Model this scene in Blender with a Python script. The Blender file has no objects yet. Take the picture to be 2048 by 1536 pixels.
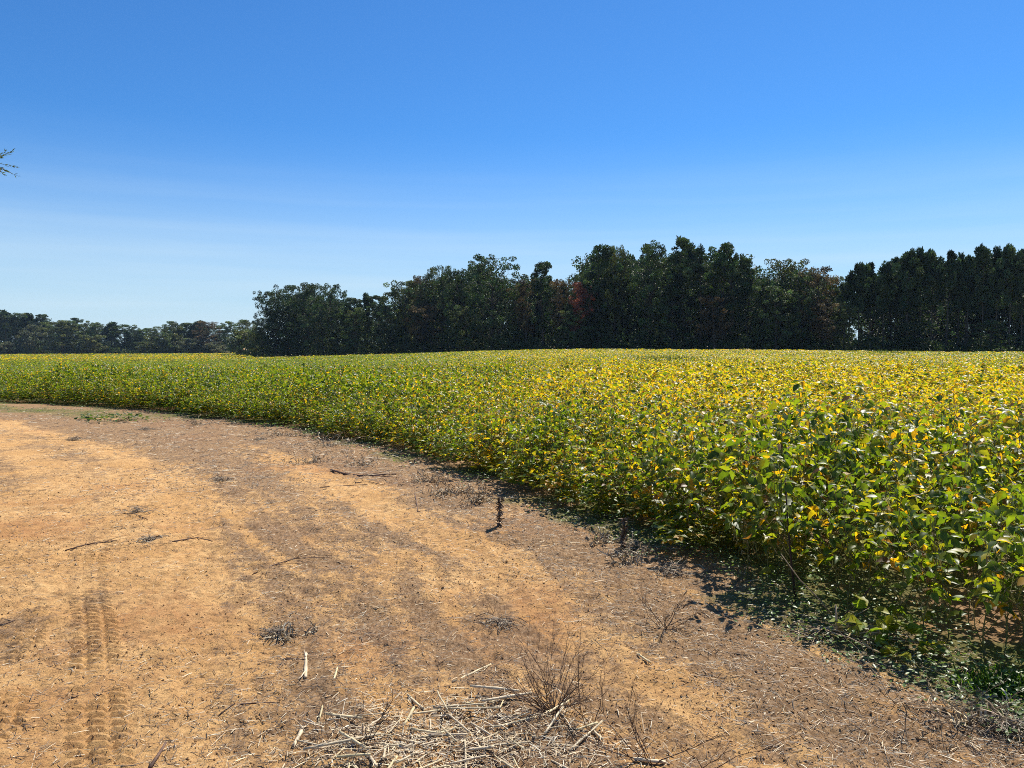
import bpy, math, random
import numpy as np

# ------------------------------------------------------------------ camera, sky, sun, exposure
S = bpy.context.scene
COL = S.collection
CAM_H, F_PX, HORIZON = 1.60, 1540.0, 692.0
PITCH = math.atan((768 - HORIZON) / F_PX)
cam = bpy.data.objects.new("camera", bpy.data.cameras.new("camera"))
COL.objects.link(cam)
cam.data.sensor_width = 36.0
cam.data.lens = 36.0 * F_PX / 2048
cam.data.clip_start, cam.data.clip_end = 0.05, 6000
cam.location = (0, 0, CAM_H)
cam.rotation_euler = (math.pi / 2 - PITCH, 0, 0)
S.camera = cam

SUN_EL, SUN_AZ = math.radians(54), math.radians(35)      # azimuth measured from the view axis towards the right
SUN_DIR = np.array([math.sin(SUN_AZ) * math.cos(SUN_EL), math.cos(SUN_AZ) * math.cos(SUN_EL), math.sin(SUN_EL)])
W = bpy.data.worlds.new("World")
S.world = W
W.use_nodes = True
nt = W.node_tree
nt.nodes.clear()
sky = nt.nodes.new("ShaderNodeTexSky")
sky.sky_type = 'NISHITA'
sky.sun_disc = False
sky.sun_elevation = SUN_EL
sky.sun_rotation = SUN_AZ
sky.altitude = 200
sky.air_density, sky.dust_density, sky.ozone_density = 1.0, 0.15, 2.0
hsv = nt.nodes.new("ShaderNodeMixRGB")
hsv.blend_type = 'MULTIPLY'
hsv.inputs[0].default_value = 1.0
hsv.inputs[2].default_value = (0.35, 0.80, 1.27, 1)
bg = nt.nodes.new("ShaderNodeBackground")
bg.inputs["Strength"].default_value = 0.07
wo = nt.nodes.new("ShaderNodeOutputWorld")
# thin high cirrus streaks, by direction
tc = nt.nodes.new("ShaderNodeTexCoord")
mp = nt.nodes.new("ShaderNodeMapping")
mp.inputs["Scale"].default_value = (1.0, 1.0, 22)
mp.inputs["Rotation"].default_value = (0.03, 0.05, 0)
nz = nt.nodes.new("ShaderNodeTexNoise")
nz.inputs["Scale"].default_value = 1.7
nz.inputs["Detail"].default_value = 5
rp = nt.nodes.new("ShaderNodeMapRange")
rp.inputs[1].default_value, rp.inputs[2].default_value = 0.42, 0.85
rp.inputs[3].default_value, rp.inputs[4].default_value = 0.0, 0.75
mx = nt.nodes.new("ShaderNodeMixRGB")
mx.inputs[2].default_value = (6.4, 7.9, 8.9, 1)
L = nt.links.new
# pale air near the horizon
sx_ = nt.nodes.new("ShaderNodeSeparateXYZ")
hr = nt.nodes.new("ShaderNodeMapRange"); hr.interpolation_type = 'SMOOTHSTEP'
hr.inputs[1].default_value, hr.inputs[2].default_value = -0.05, 0.27
hr.inputs[3].default_value, hr.inputs[4].default_value = 0.95, 0.0
hm = nt.nodes.new("ShaderNodeMixRGB"); hm.inputs[2].default_value = (6.0, 7.6, 8.6, 1)
L(tc.outputs["Generated"], sx_.inputs[0]); L(sx_.outputs[2], hr.inputs[0]); L(hr.outputs[0], hm.inputs[0])
L(tc.outputs["Generated"], mp.inputs[0]); L(mp.outputs[0], nz.inputs["Vector"])
cm = nt.nodes.new("ShaderNodeMath"); cm.operation = 'MULTIPLY'
L(nz.outputs[0], rp.inputs[0]); L(rp.outputs[0], cm.inputs[0]); L(hr.outputs[0], cm.inputs[1]); L(cm.outputs[0], mx.inputs[0])
L(sky.outputs[0], hsv.inputs[1]); L(hsv.outputs[0], hm.inputs[1]); L(hm.outputs[0], mx.inputs[1])
L(mx.outputs[0], bg.inputs[0]); L(bg.outputs[0], wo.inputs[0])

sun = bpy.data.objects.new("sun", bpy.data.lights.new("sun", 'SUN'))
COL.objects.link(sun)
sun.data.energy = 5.0
sun.data.angle = math.radians(0.53)
sun.data.color = (1.0, 0.94, 0.83)
from mathutils import Vector
sun.rotation_euler = Vector(SUN_DIR).to_track_quat('Z', 'Y').to_euler()
sun.location = (20, 20, 40)
S.view_settings.view_transform = 'Standard'
S.view_settings.look = 'None'
S.view_settings.gamma = 1
S.view_settings.exposure = 0.62
S.render.engine = 'CYCLES'
S.cycles.use_denoising = False
S.cycles.pixel_filter_type = 'BLACKMAN_HARRIS'
S.cycles.filter_width = 0.95
S.cycles.max_bounces = 5
S.cycles.diffuse_bounces = 3
S.cycles.transmission_bounces = 3
S.cycles.sample_clamp_indirect = 4
S.cycles.sample_clamp_direct = 0

# ------------------------------------------------------------------ helpers
def rng(seed): return np.random.default_rng(seed)
def sstep(a, b, x):
    t = np.clip((x - a) / (b - a), 0, 1)
    return t * t * (3 - 2 * t)

def _hash(ix, iy, seed):
    h = (ix.astype(np.int64) * 374761393 + iy.astype(np.int64) * 668265263 + seed * 974711) & 0x7fffffff
    h = ((h ^ (h >> 13)) * 1274126177) & 0x7fffffff
    return ((h ^ (h >> 16)) & 0xffff) / 65535.0

def vnoise(x, y, seed=0):
    x = np.asarray(x, float); y = np.asarray(y, float)
    ix, iy = np.floor(x), np.floor(y)
    fx, fy = x - ix, y - iy
    fx = fx * fx * (3 - 2 * fx); fy = fy * fy * (3 - 2 * fy)
    a, b = _hash(ix, iy, seed), _hash(ix + 1, iy, seed)
    c, d = _hash(ix, iy + 1, seed), _hash(ix + 1, iy + 1, seed)
    return (a * (1 - fx) + b * fx) * (1 - fy) + (c * (1 - fx) + d * fx) * fy

def fbm(x, y, seed=0, oct=4):
    s, a, t = 0, 1.0, 0
    for i in range(oct):
        s = s + a * vnoise(x * 2 ** i + 17.3 * i, y * 2 ** i - 9.1 * i, seed + i); t += a; a *= 0.5
    return s / t

def ray(px, py):
    u = (px - 1024) / F_PX; v = (768 - py) / F_PX
    return np.array([u, math.cos(PITCH) + v * math.sin(PITCH), -math.sin(PITCH) + v * math.cos(PITCH)])
def g(px, py):                              # photo pixel -> flat near ground
    d = ray(px, py); t = CAM_H / -d[2]
    return np.array([d[0] * t, d[1] * t])
def at(px, py, depth):                      # photo pixel -> point at a forward distance
    d = ray(px, py)
    return np.array([0, 0, CAM_H]) + d * depth / d[1]

class Geo:
    def __init__(s): s.v = []; s.f = {}; s.c = []; s.n = 0
    def add(s, V, faces, C):
        V = np.asarray(V, float).reshape(-1, 3)
        for F in faces:
            F = np.asarray(F, np.int64)
            if len(F): s.f.setdefault(F.shape[1], []).append(F + s.n)
        s.v.append(V)
        C = np.asarray(C, float)
        if C.ndim == 1: C = np.broadcast_to(C, (len(V), 3))
        s.c.append(C); s.n += len(V)
    def arrays(s):
        return np.concatenate(s.v), [np.concatenate(x) for x in s.f.values()], np.concatenate(s.c)
    def build(s, name, mat, parent=None, smooth=True):
        V, Fs, C = s.arrays()
        return mesh_obj(name, V, Fs, C, mat, parent, smooth)

def make_mesh(name, V, Fs, C, mat, smooth=True):
    me = bpy.data.meshes.new(name)
    me.vertices.add(len(V))
    me.vertices.foreach_set("co", np.ascontiguousarray(V, np.float32).ravel())
    idx = np.concatenate([F.ravel() for F in Fs]).astype(np.int32)
    tot = np.concatenate([np.full(len(F), F.shape[1]) for F in Fs])
    st = np.concatenate([[0], np.cumsum(tot)[:-1]]).astype(np.int32)
    me.loops.add(len(idx)); me.loops.foreach_set("vertex_index", idx)
    me.polygons.add(len(tot)); me.polygons.foreach_set("loop_start", st)
    me.polygons.foreach_set("use_smooth", np.full(len(tot), smooth))
    if C is not None:
        ca = me.color_attributes.new("tint", 'FLOAT_COLOR', 'POINT')
        ca.data.foreach_set("color", np.concatenate([C, np.ones((len(C), 1))], 1).astype(np.float32).ravel())
    me.update(calc_edges=True)
    me.materials.append(mat)
    return me

def mesh_obj(name, V, Fs, C, mat, parent=None, smooth=True):
    o = bpy.data.objects.new(name, make_mesh(name, V, Fs, C, mat, smooth))
    COL.objects.link(o)
    if parent is not None: o.parent = parent
    return o

def tag(o, label=None, cat=None, group=None, kind=None):
    if label: o["label"] = label
    if cat: o["category"] = cat
    if group: o["group"] = group
    if kind: o["kind"] = kind
    return o
def empty(name, loc, rz=0.0):
    o = bpy.data.objects.new(name, None)
    COL.objects.link(o); o.location = loc; o.rotation_euler = (0, 0, rz); o.empty_display_size = 0.2
    return o
def copy_tree(o):
    c = o.copy(); COL.objects.link(c)
    for ch in [x for x in o.children]:
        k = ch.copy(); COL.objects.link(k); k.parent = c
    return c

def norm(v): return v / (np.linalg.norm(v, axis=-1, keepdims=True) + 1e-9)
def frames(d, n):                           # y along d, z near n
    y = norm(d); x = norm(np.cross(y, n)); z = np.cross(x, y)
    return np.stack([x, y, z], -1)
def inst(T, Fs, P, R, sc, C):               # copies of a template: verts, faces, colours
    N, K = len(P), len(T)
    sc = np.asarray(sc, float)
    if sc.ndim == 0: sc = np.full(N, sc)
    TT = T[None] * (sc[:, None, None] if sc.ndim == 1 else sc[:, None, :])
    V = np.einsum('nij,nkj->nki', R, TT) + P[:, None, :]
    off = (np.arange(N) * K)
    FF = [(F[None] + off[:, None, None]).reshape(-1, F.shape[1]) for F in Fs]
    return V.reshape(-1, 3), FF, np.repeat(C, K, 0)
def tube(geo, pts, rad, sides, col, cap=True):
    pts = np.asarray(pts, float); n = len(pts)
    rad = np.broadcast_to(np.asarray(rad, float), (n,))
    t = norm(np.gradient(pts, axis=0))
    ref = np.array([0.31, 0.17, 0.93]) if abs(t[0, 2]) < 0.9 else np.array([0.9, 0.3, 0.1])
    x = norm(np.cross(t, ref)); y = np.cross(t, x)
    a = np.arange(sides) * 2 * math.pi / sides
    V = pts[:, None] + rad[:, None, None] * (np.cos(a)[None, :, None] * x[:, None] + np.sin(a)[None, :, None] * y[:, None])
    i, j = np.meshgrid(np.arange(n - 1), np.arange(sides), indexing='ij')
    i, j = i.ravel(), j.ravel(); k = (j + 1) % sides
    Q = np.stack([i * sides + j, i * sides + k, (i + 1) * sides + k, (i + 1) * sides + j], 1)
    fs = [Q]
    if cap and sides == 4 or cap and sides != 4:
        fs.append(np.array([np.arange(sides)[::-1], (n - 1) * sides + np.arange(sides)]))
    geo.add(V.reshape(-1, 3), fs, col)
def bend(p0, p1, n, r, amt):                # wobbly line
    p0, p1 = np.asarray(p0, float), np.asarray(p1, float)
    t = np.linspace(0, 1, n)[:, None]
    w = np.cumsum(r.normal(0, 1, (n, 3)), 0); w -= w[0]; w = w - t * w[-1]
    return p0 + (p1 - p0) * t + w * amt * np.linalg.norm(p1 - p0) / n

# ------------------------------------------------------------------ materials
def nodes(name):
    m = bpy.data.materials.new(name); m.use_nodes = True
    t = m.node_tree; t.nodes.clear()
    return m, t, t.links.new
def mat_leaf(name, trans=0.45, rough=0.38, spec=0.5, tmul=(1.9, 2.0, 1.0), noise_scale=40.0, noise_amt=0.25):
    m, t, l = nodes(name)
    out = t.nodes.new("ShaderNodeOutputMaterial")
    at_ = t.nodes.new("ShaderNodeAttribute"); at_.attribute_name = "tint"
    geo = t.nodes.new("ShaderNodeNewGeometry")
    n = t.nodes.new("ShaderNodeTexNoise"); n.inputs["Scale"].default_value = noise_scale; n.inputs["Detail"].default_value = 3
    mr = t.nodes.new("ShaderNodeMapRange"); mr.inputs[1].default_value = 0.3; mr.inputs[2].default_value = 0.7
    mr.inputs[3].default_value = 1 - noise_amt; mr.inputs[4].default_value = 1 + noise_amt
    mul = t.nodes.new("ShaderNodeVectorMath"); mul.operation = 'SCALE'
    l(geo.outputs["Position"], n.inputs["Vector"]); l(n.outputs[0], mr.inputs[0])
    l(at_.outputs["Color"], mul.inputs[0]); l(mr.outputs[0], mul.inputs["Scale"])
    pb = t.nodes.new("ShaderNodeBsdfPrincipled")
    pb.inputs["Roughness"].default_value = rough; pb.inputs["Specular IOR Level"].default_value = spec
    l(mul.outputs[0], pb.inputs["Base Color"])
    tm = t.nodes.new("ShaderNodeVectorMath"); tm.operation = 'MULTIPLY'; tm.inputs[1].default_value = tmul
    l(mul.outputs[0], tm.inputs[0])
    tr = t.nodes.new("ShaderNodeBsdfTranslucent"); l(tm.outputs[0], tr.inputs[0])
    mix = t.nodes.new("ShaderNodeMixShader"); mix.inputs[0].default_value = trans
    l(pb.outputs[0], mix.inputs[1]); l(tr.outputs[0], mix.inputs[2]); l(mix.outputs[0], out.inputs[0])
    return m
def mat_matte(name, rough=0.8, noise_scale=60.0, amt=0.35, stretch=(1, 1, 1), spec=0.25):
    m, t, l = nodes(name)
    out = t.nodes.new("ShaderNodeOutputMaterial")
    at_ = t.nodes.new("ShaderNodeAttribute"); at_.attribute_name = "tint"
    tcn = t.nodes.new("ShaderNodeTexCoord"); mpn = t.nodes.new("ShaderNodeMapping"); mpn.inputs["Scale"].default_value = stretch
    n = t.nodes.new("ShaderNodeTexNoise"); n.inputs["Scale"].default_value = noise_scale; n.inputs["Detail"].default_value = 5
    mr = t.nodes.new("ShaderNodeMapRange"); mr.inputs[1].default_value = 0.3; mr.inputs[2].default_value = 0.7
    mr.inputs[3].default_value = 1 - amt; mr.inputs[4].default_value = 1 + amt
    mul = t.nodes.new("ShaderNodeVectorMath"); mul.operation = 'SCALE'
    pb = t.nodes.new("ShaderNodeBsdfPrincipled"); pb.inputs["Roughness"].default_value = rough
    pb.inputs["Specular IOR Level"].default_value = spec
    bp = t.nodes.new("ShaderNodeBump"); bp.inputs["Strength"].default_value = 0.5; bp.inputs["Distance"].default_value = 0.004
    l(tcn.outputs["Object"], mpn.inputs[0]); l(mpn.outputs[0], n.inputs["Vector"]); l(n.outputs[0], mr.inputs[0])
    l(at_.outputs["Color"], mul.inputs[0]); l(mr.outputs[0], mul.inputs["Scale"]); l(mul.outputs[0], pb.inputs["Base Color"])
    l(n.outputs[0], bp.inputs["Height"]); l(bp.outputs[0], pb.inputs["Normal"]); l(pb.outputs[0], out.inputs[0])
    return m
M_SOY = mat_leaf("soybean_leaf", trans=0.52, rough=0.42, spec=0.42, tmul=(2.3, 2.1, 0.9))
M_CLOVER = mat_leaf("clover_leaf", trans=0.35, rough=0.4, spec=0.4, noise_amt=0.2)
M_GRASS = mat_leaf("grass_blade", trans=0.4, rough=0.45, spec=0.4)
M_TREE = mat_leaf("tree_foliage", trans=0.24, rough=0.55, spec=0.22, tmul=(1.5, 1.7, 1.0), noise_scale=0.5, noise_amt=0.3)
M_NEEDLE = mat_leaf("pine_needles", trans=0.12, rough=0.6, spec=0.2, tmul=(1.4, 1.6, 1.0), noise_scale=0.5, noise_amt=0.3)
M_BARK = mat_matte("bark", 0.9, 3.0, 0.4, (1, 1, 0.25))
M_STEM = mat_matte("plant_stem", 0.7, 80.0, 0.25)
M_STRAW = mat_matte("dry_straw", 0.55, 45.0, 0.3, (1, 1, 1), 0.35)
M_TWIG = mat_matte("dry_twig", 0.75, 60.0, 0.35)
M_CLOD = mat_matte("soil_clod", 0.95, 90.0, 0.35)

def mat_soil():
    m, t, l = nodes("bare_soil")
    N = t.nodes.new
    out = N("ShaderNodeOutputMaterial"); pb = N("ShaderNodeBsdfPrincipled")
    pb.inputs["Roughness"].default_value = 0.95; pb.inputs["Specular IOR Level"].default_value = 0.12
    a = N("ShaderNodeAttribute"); a.attribute_name = "tint"      # red: plant litter, green: low weeds, blue: red clay
    sp = N("ShaderNodeSeparateColor"); l(a.outputs["Color"], sp.inputs[0])
    pos = N("ShaderNodeNewGeometry")
    def noise(scale, detail=5, rough=0.6, stretch=None, rot=0.0):
        n = N("ShaderNodeTexNoise"); n.inputs["Scale"].default_value = scale
        n.inputs["Detail"].default_value = detail; n.inputs["Roughness"].default_value = rough
        if stretch:
            mp_ = N("ShaderNodeMapping"); mp_.inputs["Scale"].default_value = stretch; mp_.inputs["Rotation"].default_value = (0, 0, rot)
            l(pos.outputs["Position"], mp_.inputs[0]); l(mp_.outputs[0], n.inputs["Vector"])
        else: l(pos.outputs["Position"], n.inputs["Vector"])
        return n.outputs[0]
    def rng_(x, a0, a1, b0=0.0, b1=1.0):
        r = N("ShaderNodeMapRange"); r.inputs[1].default_value, r.inputs[2].default_value = a0, a1
        r.inputs[3].default_value, r.inputs[4].default_value = b0, b1
        l(x, r.inputs[0]); return r.outputs[0]
    def math_(op, x, y):
        q = N("ShaderNodeMath"); q.operation = op
        for i, v in enumerate((x, y)):
            if isinstance(v, (int, float)): q.inputs[i].default_value = v
            else: l(v, q.inputs[i])
        q.use_clamp = op != 'SUBTRACT'
        return q.outputs[0]
    def mix(fac, c1, c2):
        q = N("ShaderNodeMixRGB")
        l(fac, q.inputs[0])
        for i, c in ((1, c1), (2, c2)):
            if isinstance(c, tuple): q.inputs[i].default_value = (*c, 1)
            else: l(c, q.inputs[i])
        return q.outputs[0]
    n1, n2, n3 = noise(1.3, 6), noise(9, 6, 0.7), noise(70, 5, 0.75)
    base = mix(rng_(n1, .35, .65), (0.58, 0.325, 0.120), (0.72, 0.45, 0.198))
    base = mix(rng_(n2, .42, .62), base, (0.51, 0.285, 0.115))
    base = mix(math_('MULTIPLY', sp.outputs[2], rng_(n2, .3, .7, .5, 1)), base, (0.36, 0.135, 0.055))
    clean = rng_(sp.outputs[0], .0, .45, .45, 1)
    base = mix(math_('MULTIPLY', clean, rng_(n3, .53, .66, 0, .85)), base, (0.20, 0.115, 0.06))
    base = mix(rng_(noise(24, 6, 0.72), .53, .63, 0, .65), base, (0.39, 0.215, 0.092))
    base = mix(rng_(noise(13, 5, 0.7, (1.0, .35, 1), .5), .58, .68, 0, .6), base, (0.24, 0.145, 0.075))
    pale = rng_(noise(140, 4, 0.7), .60, .72, 0, .5)
    base = mix(pale, base, (0.74, 0.55, 0.32))
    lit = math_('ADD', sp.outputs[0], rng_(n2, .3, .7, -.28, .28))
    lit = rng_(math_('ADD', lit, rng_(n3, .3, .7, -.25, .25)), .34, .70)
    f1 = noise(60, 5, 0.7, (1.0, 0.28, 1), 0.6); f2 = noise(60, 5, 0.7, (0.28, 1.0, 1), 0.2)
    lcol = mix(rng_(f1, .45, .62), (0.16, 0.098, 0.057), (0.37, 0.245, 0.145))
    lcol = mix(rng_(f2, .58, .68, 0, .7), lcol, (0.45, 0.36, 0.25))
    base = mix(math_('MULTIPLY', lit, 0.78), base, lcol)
    grn = rng_(math_('ADD', math_('MULTIPLY', sp.outputs[1], 1.0), rng_(n3, .3, .7, -.3, .3)), .35, .7)
    base = mix(math_('MULTIPLY', grn, sp.outputs[1]), base, (0.14, 0.14, 0.045))
    l(base, pb.inputs["Base Color"])
    b1 = N("ShaderNodeBump"); b1.inputs["Strength"].default_value = 0.9; b1.inputs["Distance"].default_value = 0.03
    l(noise(38, 6, 0.75), b1.inputs["Height"])
    b2 = N("ShaderNodeBump"); b2.inputs["Strength"].default_value = 0.6; b2.inputs["Distance"].default_value = 0.006
    l(noise(170, 4, 0.7), b2.inputs["Height"]); l(b1.outputs[0], b2.inputs["Normal"])
    l(b2.outputs[0], pb.inputs["Normal"])
    l(pb.outputs[0], out.inputs[0])
    return m
M_SOIL = mat_soil()

# ------------------------------------------------------------------ the lie of the land
EDGE_PX = [(0, 803), (150, 809), (300, 823), (420, 837), (560, 858), (700, 884), (800, 914), (950, 964), (1050, 1008),
           (1150, 1035), (1278, 1070), (1415, 1162), (1600, 1240), (1800, 1312), (2048, 1425)]
E0 = np.array([g(*e) for e in EDGE_PX])
E0 = np.concatenate([[[-60, 34], [-28, 26.5]], E0, [[2.55, 2.4], [3.0, 0.5], [3.6, -8], [4, -40]]])
def chaikin(P):
    Q = [P[0]]
    for a, b in zip(P[:-1], P[1:]): Q += [a * .75 + b * .25, a * .25 + b * .75]
    return np.array(Q + [P[-1]])
EDGE = chaikin(chaikin(E0))
FIELD = np.concatenate([EDGE, [[900, -40], [900, 900], [-900, 900], [-900, 60]]])
def inside(x, y):
    r = np.zeros(x.shape, bool)
    a = FIELD; b = np.roll(FIELD, -1, 0)
    for (x0, y0), (x1, y1) in zip(a, b):
        if y0 == y1: continue
        c = (y0 > y) != (y1 > y)
        r ^= c & (x < (x1 - x0) * (y - y0) / (y1 - y0) + x0)
    return r
def edge_dist(x, y):                        # signed distance to the crop edge (+ on the bare soil), and arc length along it
    best = np.full(x.shape, 1e9); arc = np.zeros(x.shape); acc = 0
    for a, b in zip(EDGE[:-1], EDGE[1:]):
        d = b - a; ln = np.hypot(*d)
        t = np.clip(((x - a[0]) * d[0] + (y - a[1]) * d[1]) / ln ** 2, 0, 1)
        q = (x - a[0] - t * d[0]) ** 2 + (y - a[1] - t * d[1]) ** 2
        m = q < best
        best = np.where(m, q, best); arc = np.where(m, acc + t * ln, arc); acc += ln
    s = np.sqrt(best)
    return np.where(inside(x, y), -s, s), arc

def land(x, y):                             # broad lie of the land
    yy = np.maximum(y, 1.0)
    u = x / yy
    wl = sstep(0.10, -0.42, u)
    zl = np.interp(yy, [0, 20, 26, 40, 60, 85, 150, 350, 700, 3000], [0, 0, -.08, -.85, -1.35, -1.75, -2.25, -2.9, -2.5, -2])
    zr = np.interp(yy, [0, 34, 44, 60, 85, 120, 150, 220, 3000], [0, 0, -.10, -.38, -.22, .12, .25, .25, 1.5])
    zr = zr + sstep(.25, .6, u) * np.interp(yy, [0, 60, 150, 3000], [0, 0, -.45, -.5])
    z = zl * wl + zr * (1 - wl)
    return z + (fbm(x / 14, y / 14, 5, 2) - .5) * .16 * sstep(14, 40, yy)
TREAD = [([(205, 1060), (178, 1115), (178, 1180), (188, 1240), (192, 1340), (194, 1440), (205, 1560)], .13),
         ([(95, 1170), (72, 1230), (52, 1300), (30, 1370), (5, 1450)], .085)]
def relief(x, y, s, arc):                   # micro relief of the bare soil
    near = 1 - sstep(12, 22, y)
    out = sstep(-.25, .1, s)
    z = (fbm(x * 2.2, y * 2.2, 31, 3) - .5) * .05
    z = z + ((fbm(x * 7, y * 7, 41, 4) - .5) * .055 + (fbm(x * 30, y * 30, 51, 2) - .5) * .018) * near
    for c, w, dp in ((1.38, .17, .016), (3.15, .2, .016)):
        k = np.exp(-((s - c) / w) ** 2)
        z = z - dp * k * out
        lug = .5 + .5 * np.sin(arc * 2 * math.pi / .075 + 9 * np.abs(s - c))
        z = z + k * out * near * (.007 * lug * vnoise(x * 2, y * 2, 77) + .007 * (vnoise(s * 26, arc * .8, 78) - .5))
    for pts, hw in TREAD:
        P = np.array([g(*p) for p in pts])[::-1]
        xc = np.interp(y, P[:, 1], P[:, 0]); q = (x - xc) / hw
        m = sstep(1.12, .9, np.abs(q)) * sstep(P[-1, 1] + .25, P[-1, 1] - 1.2, y)
        ph = y * 2 * math.pi / .062 + np.where(np.abs(q) < .33, 1.6, 0) + 2.2 * np.abs(q)
        lug = sstep(-.15, .25, np.sin(ph)) * sstep(.06, .14, np.abs(np.abs(q) - .4))
        wear = sstep(.25, .62, fbm(x * 4.5, y * 2.2, 91, 3)) * sstep(.2, .5, vnoise(x * 14, y * 14, 92) + .25)
        z = z * (1 - .45 * m) + m * wear * (.022 * lug - .009)
    return z * (.35 + .65 * out)
def ground_z(x, y):
    x = np.atleast_1d(np.asarray(x, float)); y = np.atleast_1d(np.asarray(y, float))
    s, arc = edge_dist(x, y)
    return land(x, y) + relief(x, y, s, arc)

def grow(start, step, k, end):
    o = [start]
    while abs(o[-1]) < end or len(o) < 3:
        o.append(o[-1] + step); step *= k
    return np.array(o[1:])
xs = np.arange(-3.3, 2.7, .0135)
xs = np.concatenate([-grow(3.3, .0135, 1.035, 900)[::-1], xs, grow(xs[-1], .0135, 1.035, 900)])
ys = np.arange(2.5, 6.3, .0115)
ys = np.concatenate([-grow(-2.5, .05, 1.25, 60)[::-1], ys, grow(ys[-1], .0115, 1.021, 1300)])
X, Y = np.meshgrid(xs, ys)
X, Y = X.ravel(), Y.ravel()
SD, ARC = edge_dist(X, Y)
Z = land(X, Y) + relief(X, Y, SD, ARC)
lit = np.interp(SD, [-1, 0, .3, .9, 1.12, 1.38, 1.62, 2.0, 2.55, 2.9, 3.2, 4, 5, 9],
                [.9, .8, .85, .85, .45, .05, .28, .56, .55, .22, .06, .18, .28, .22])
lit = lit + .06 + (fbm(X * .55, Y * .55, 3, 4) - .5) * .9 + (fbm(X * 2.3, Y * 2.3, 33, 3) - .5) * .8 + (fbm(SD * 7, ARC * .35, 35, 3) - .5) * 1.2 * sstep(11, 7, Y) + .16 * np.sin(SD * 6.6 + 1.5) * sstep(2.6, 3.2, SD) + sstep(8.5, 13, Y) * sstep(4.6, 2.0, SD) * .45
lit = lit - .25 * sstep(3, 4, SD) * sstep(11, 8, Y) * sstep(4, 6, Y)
red = sstep(.55, .75, fbm(X * .9 + 40, Y * .9, 8, 3)) * .45
grn = sstep(.6, -.1, SD) * sstep(.42, .6, fbm(X * 1.1, Y * 1.1, 12, 3)) + sstep(15, 19, Y) * sstep(3.4, 1.5, SD) * sstep(.35, .55, fbm(X * .8, Y * .8, 13, 3)) * .9
C = np.clip(np.stack([lit, grn, red], 1), 0, 1)
ny, nx = len(ys), len(xs)
i, j = np.meshgrid(np.arange(ny - 1), np.arange(nx - 1), indexing='ij')
b0 = (i * nx + j).ravel()
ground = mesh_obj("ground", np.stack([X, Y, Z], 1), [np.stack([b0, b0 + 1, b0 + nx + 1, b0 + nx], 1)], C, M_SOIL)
tag(ground, kind="structure")
del X, Y, Z, SD, ARC, C, lit, red, grn, i, j, b0

# ------------------------------------------------------------------ soybean plants
LEAF0 = np.array([[0, 0, 0], [-.30, .28, .075], [0, .30, -.01], [.30, .28, .075], [-.25, .62, .05], [0, .66, -.05], [.25, .62, .05], [0, 1.0, -.16]])
LF0 = [np.array([[0, 2, 1], [0, 3, 2], [4, 5, 7], [5, 6, 7]]), np.array([[1, 2, 5, 4], [2, 3, 6, 5]])]
LEAF1 = np.array([[0, 0, 0], [-.30, .42, .06], [.30, .42, .06], [0, 1.0, -.12]])
LF1 = [np.array([[0, 3, 1], [0, 2, 3]])]
GREEN = np.array([[.075, .125, .010], [.105, .155, .010], [.050, .090, .010], [.14, .175, .012]])
YELLOW = np.array([[.46, .36, .014], [.40, .33, .014], [.50, .29, .012], [.32, .30, .014]])
BROWN = np.array([[.17, .085, .022], [.12, .065, .02]])
def leaf_colours(r, n, yel, low):           # yel: share of yellow leaves; low: how low on the plant, 0..1
    k = r.random(n)
    G = GREEN[r.integers(0, 4, n)] * r.uniform(.8, 1.25, (n, 1))
    Yl = YELLOW[r.integers(0, 4, n)] * r.uniform(.75, 1.1, (n, 1))
    t = r.random((n, 1)) ** 1.5
    mixc = G * (1 - t * .5) + Yl * t * .5
    p = yel * (.75 + .6 * low)
    c = np.where((k < p)[:, None], Yl, np.where((k < p + .35 * yel + .12)[:, None], mixc, G))
    return np.where((r.random(n) < .012 + .03 * yel)[:, None], BROWN[r.integers(0, 2, n)], c)

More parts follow.
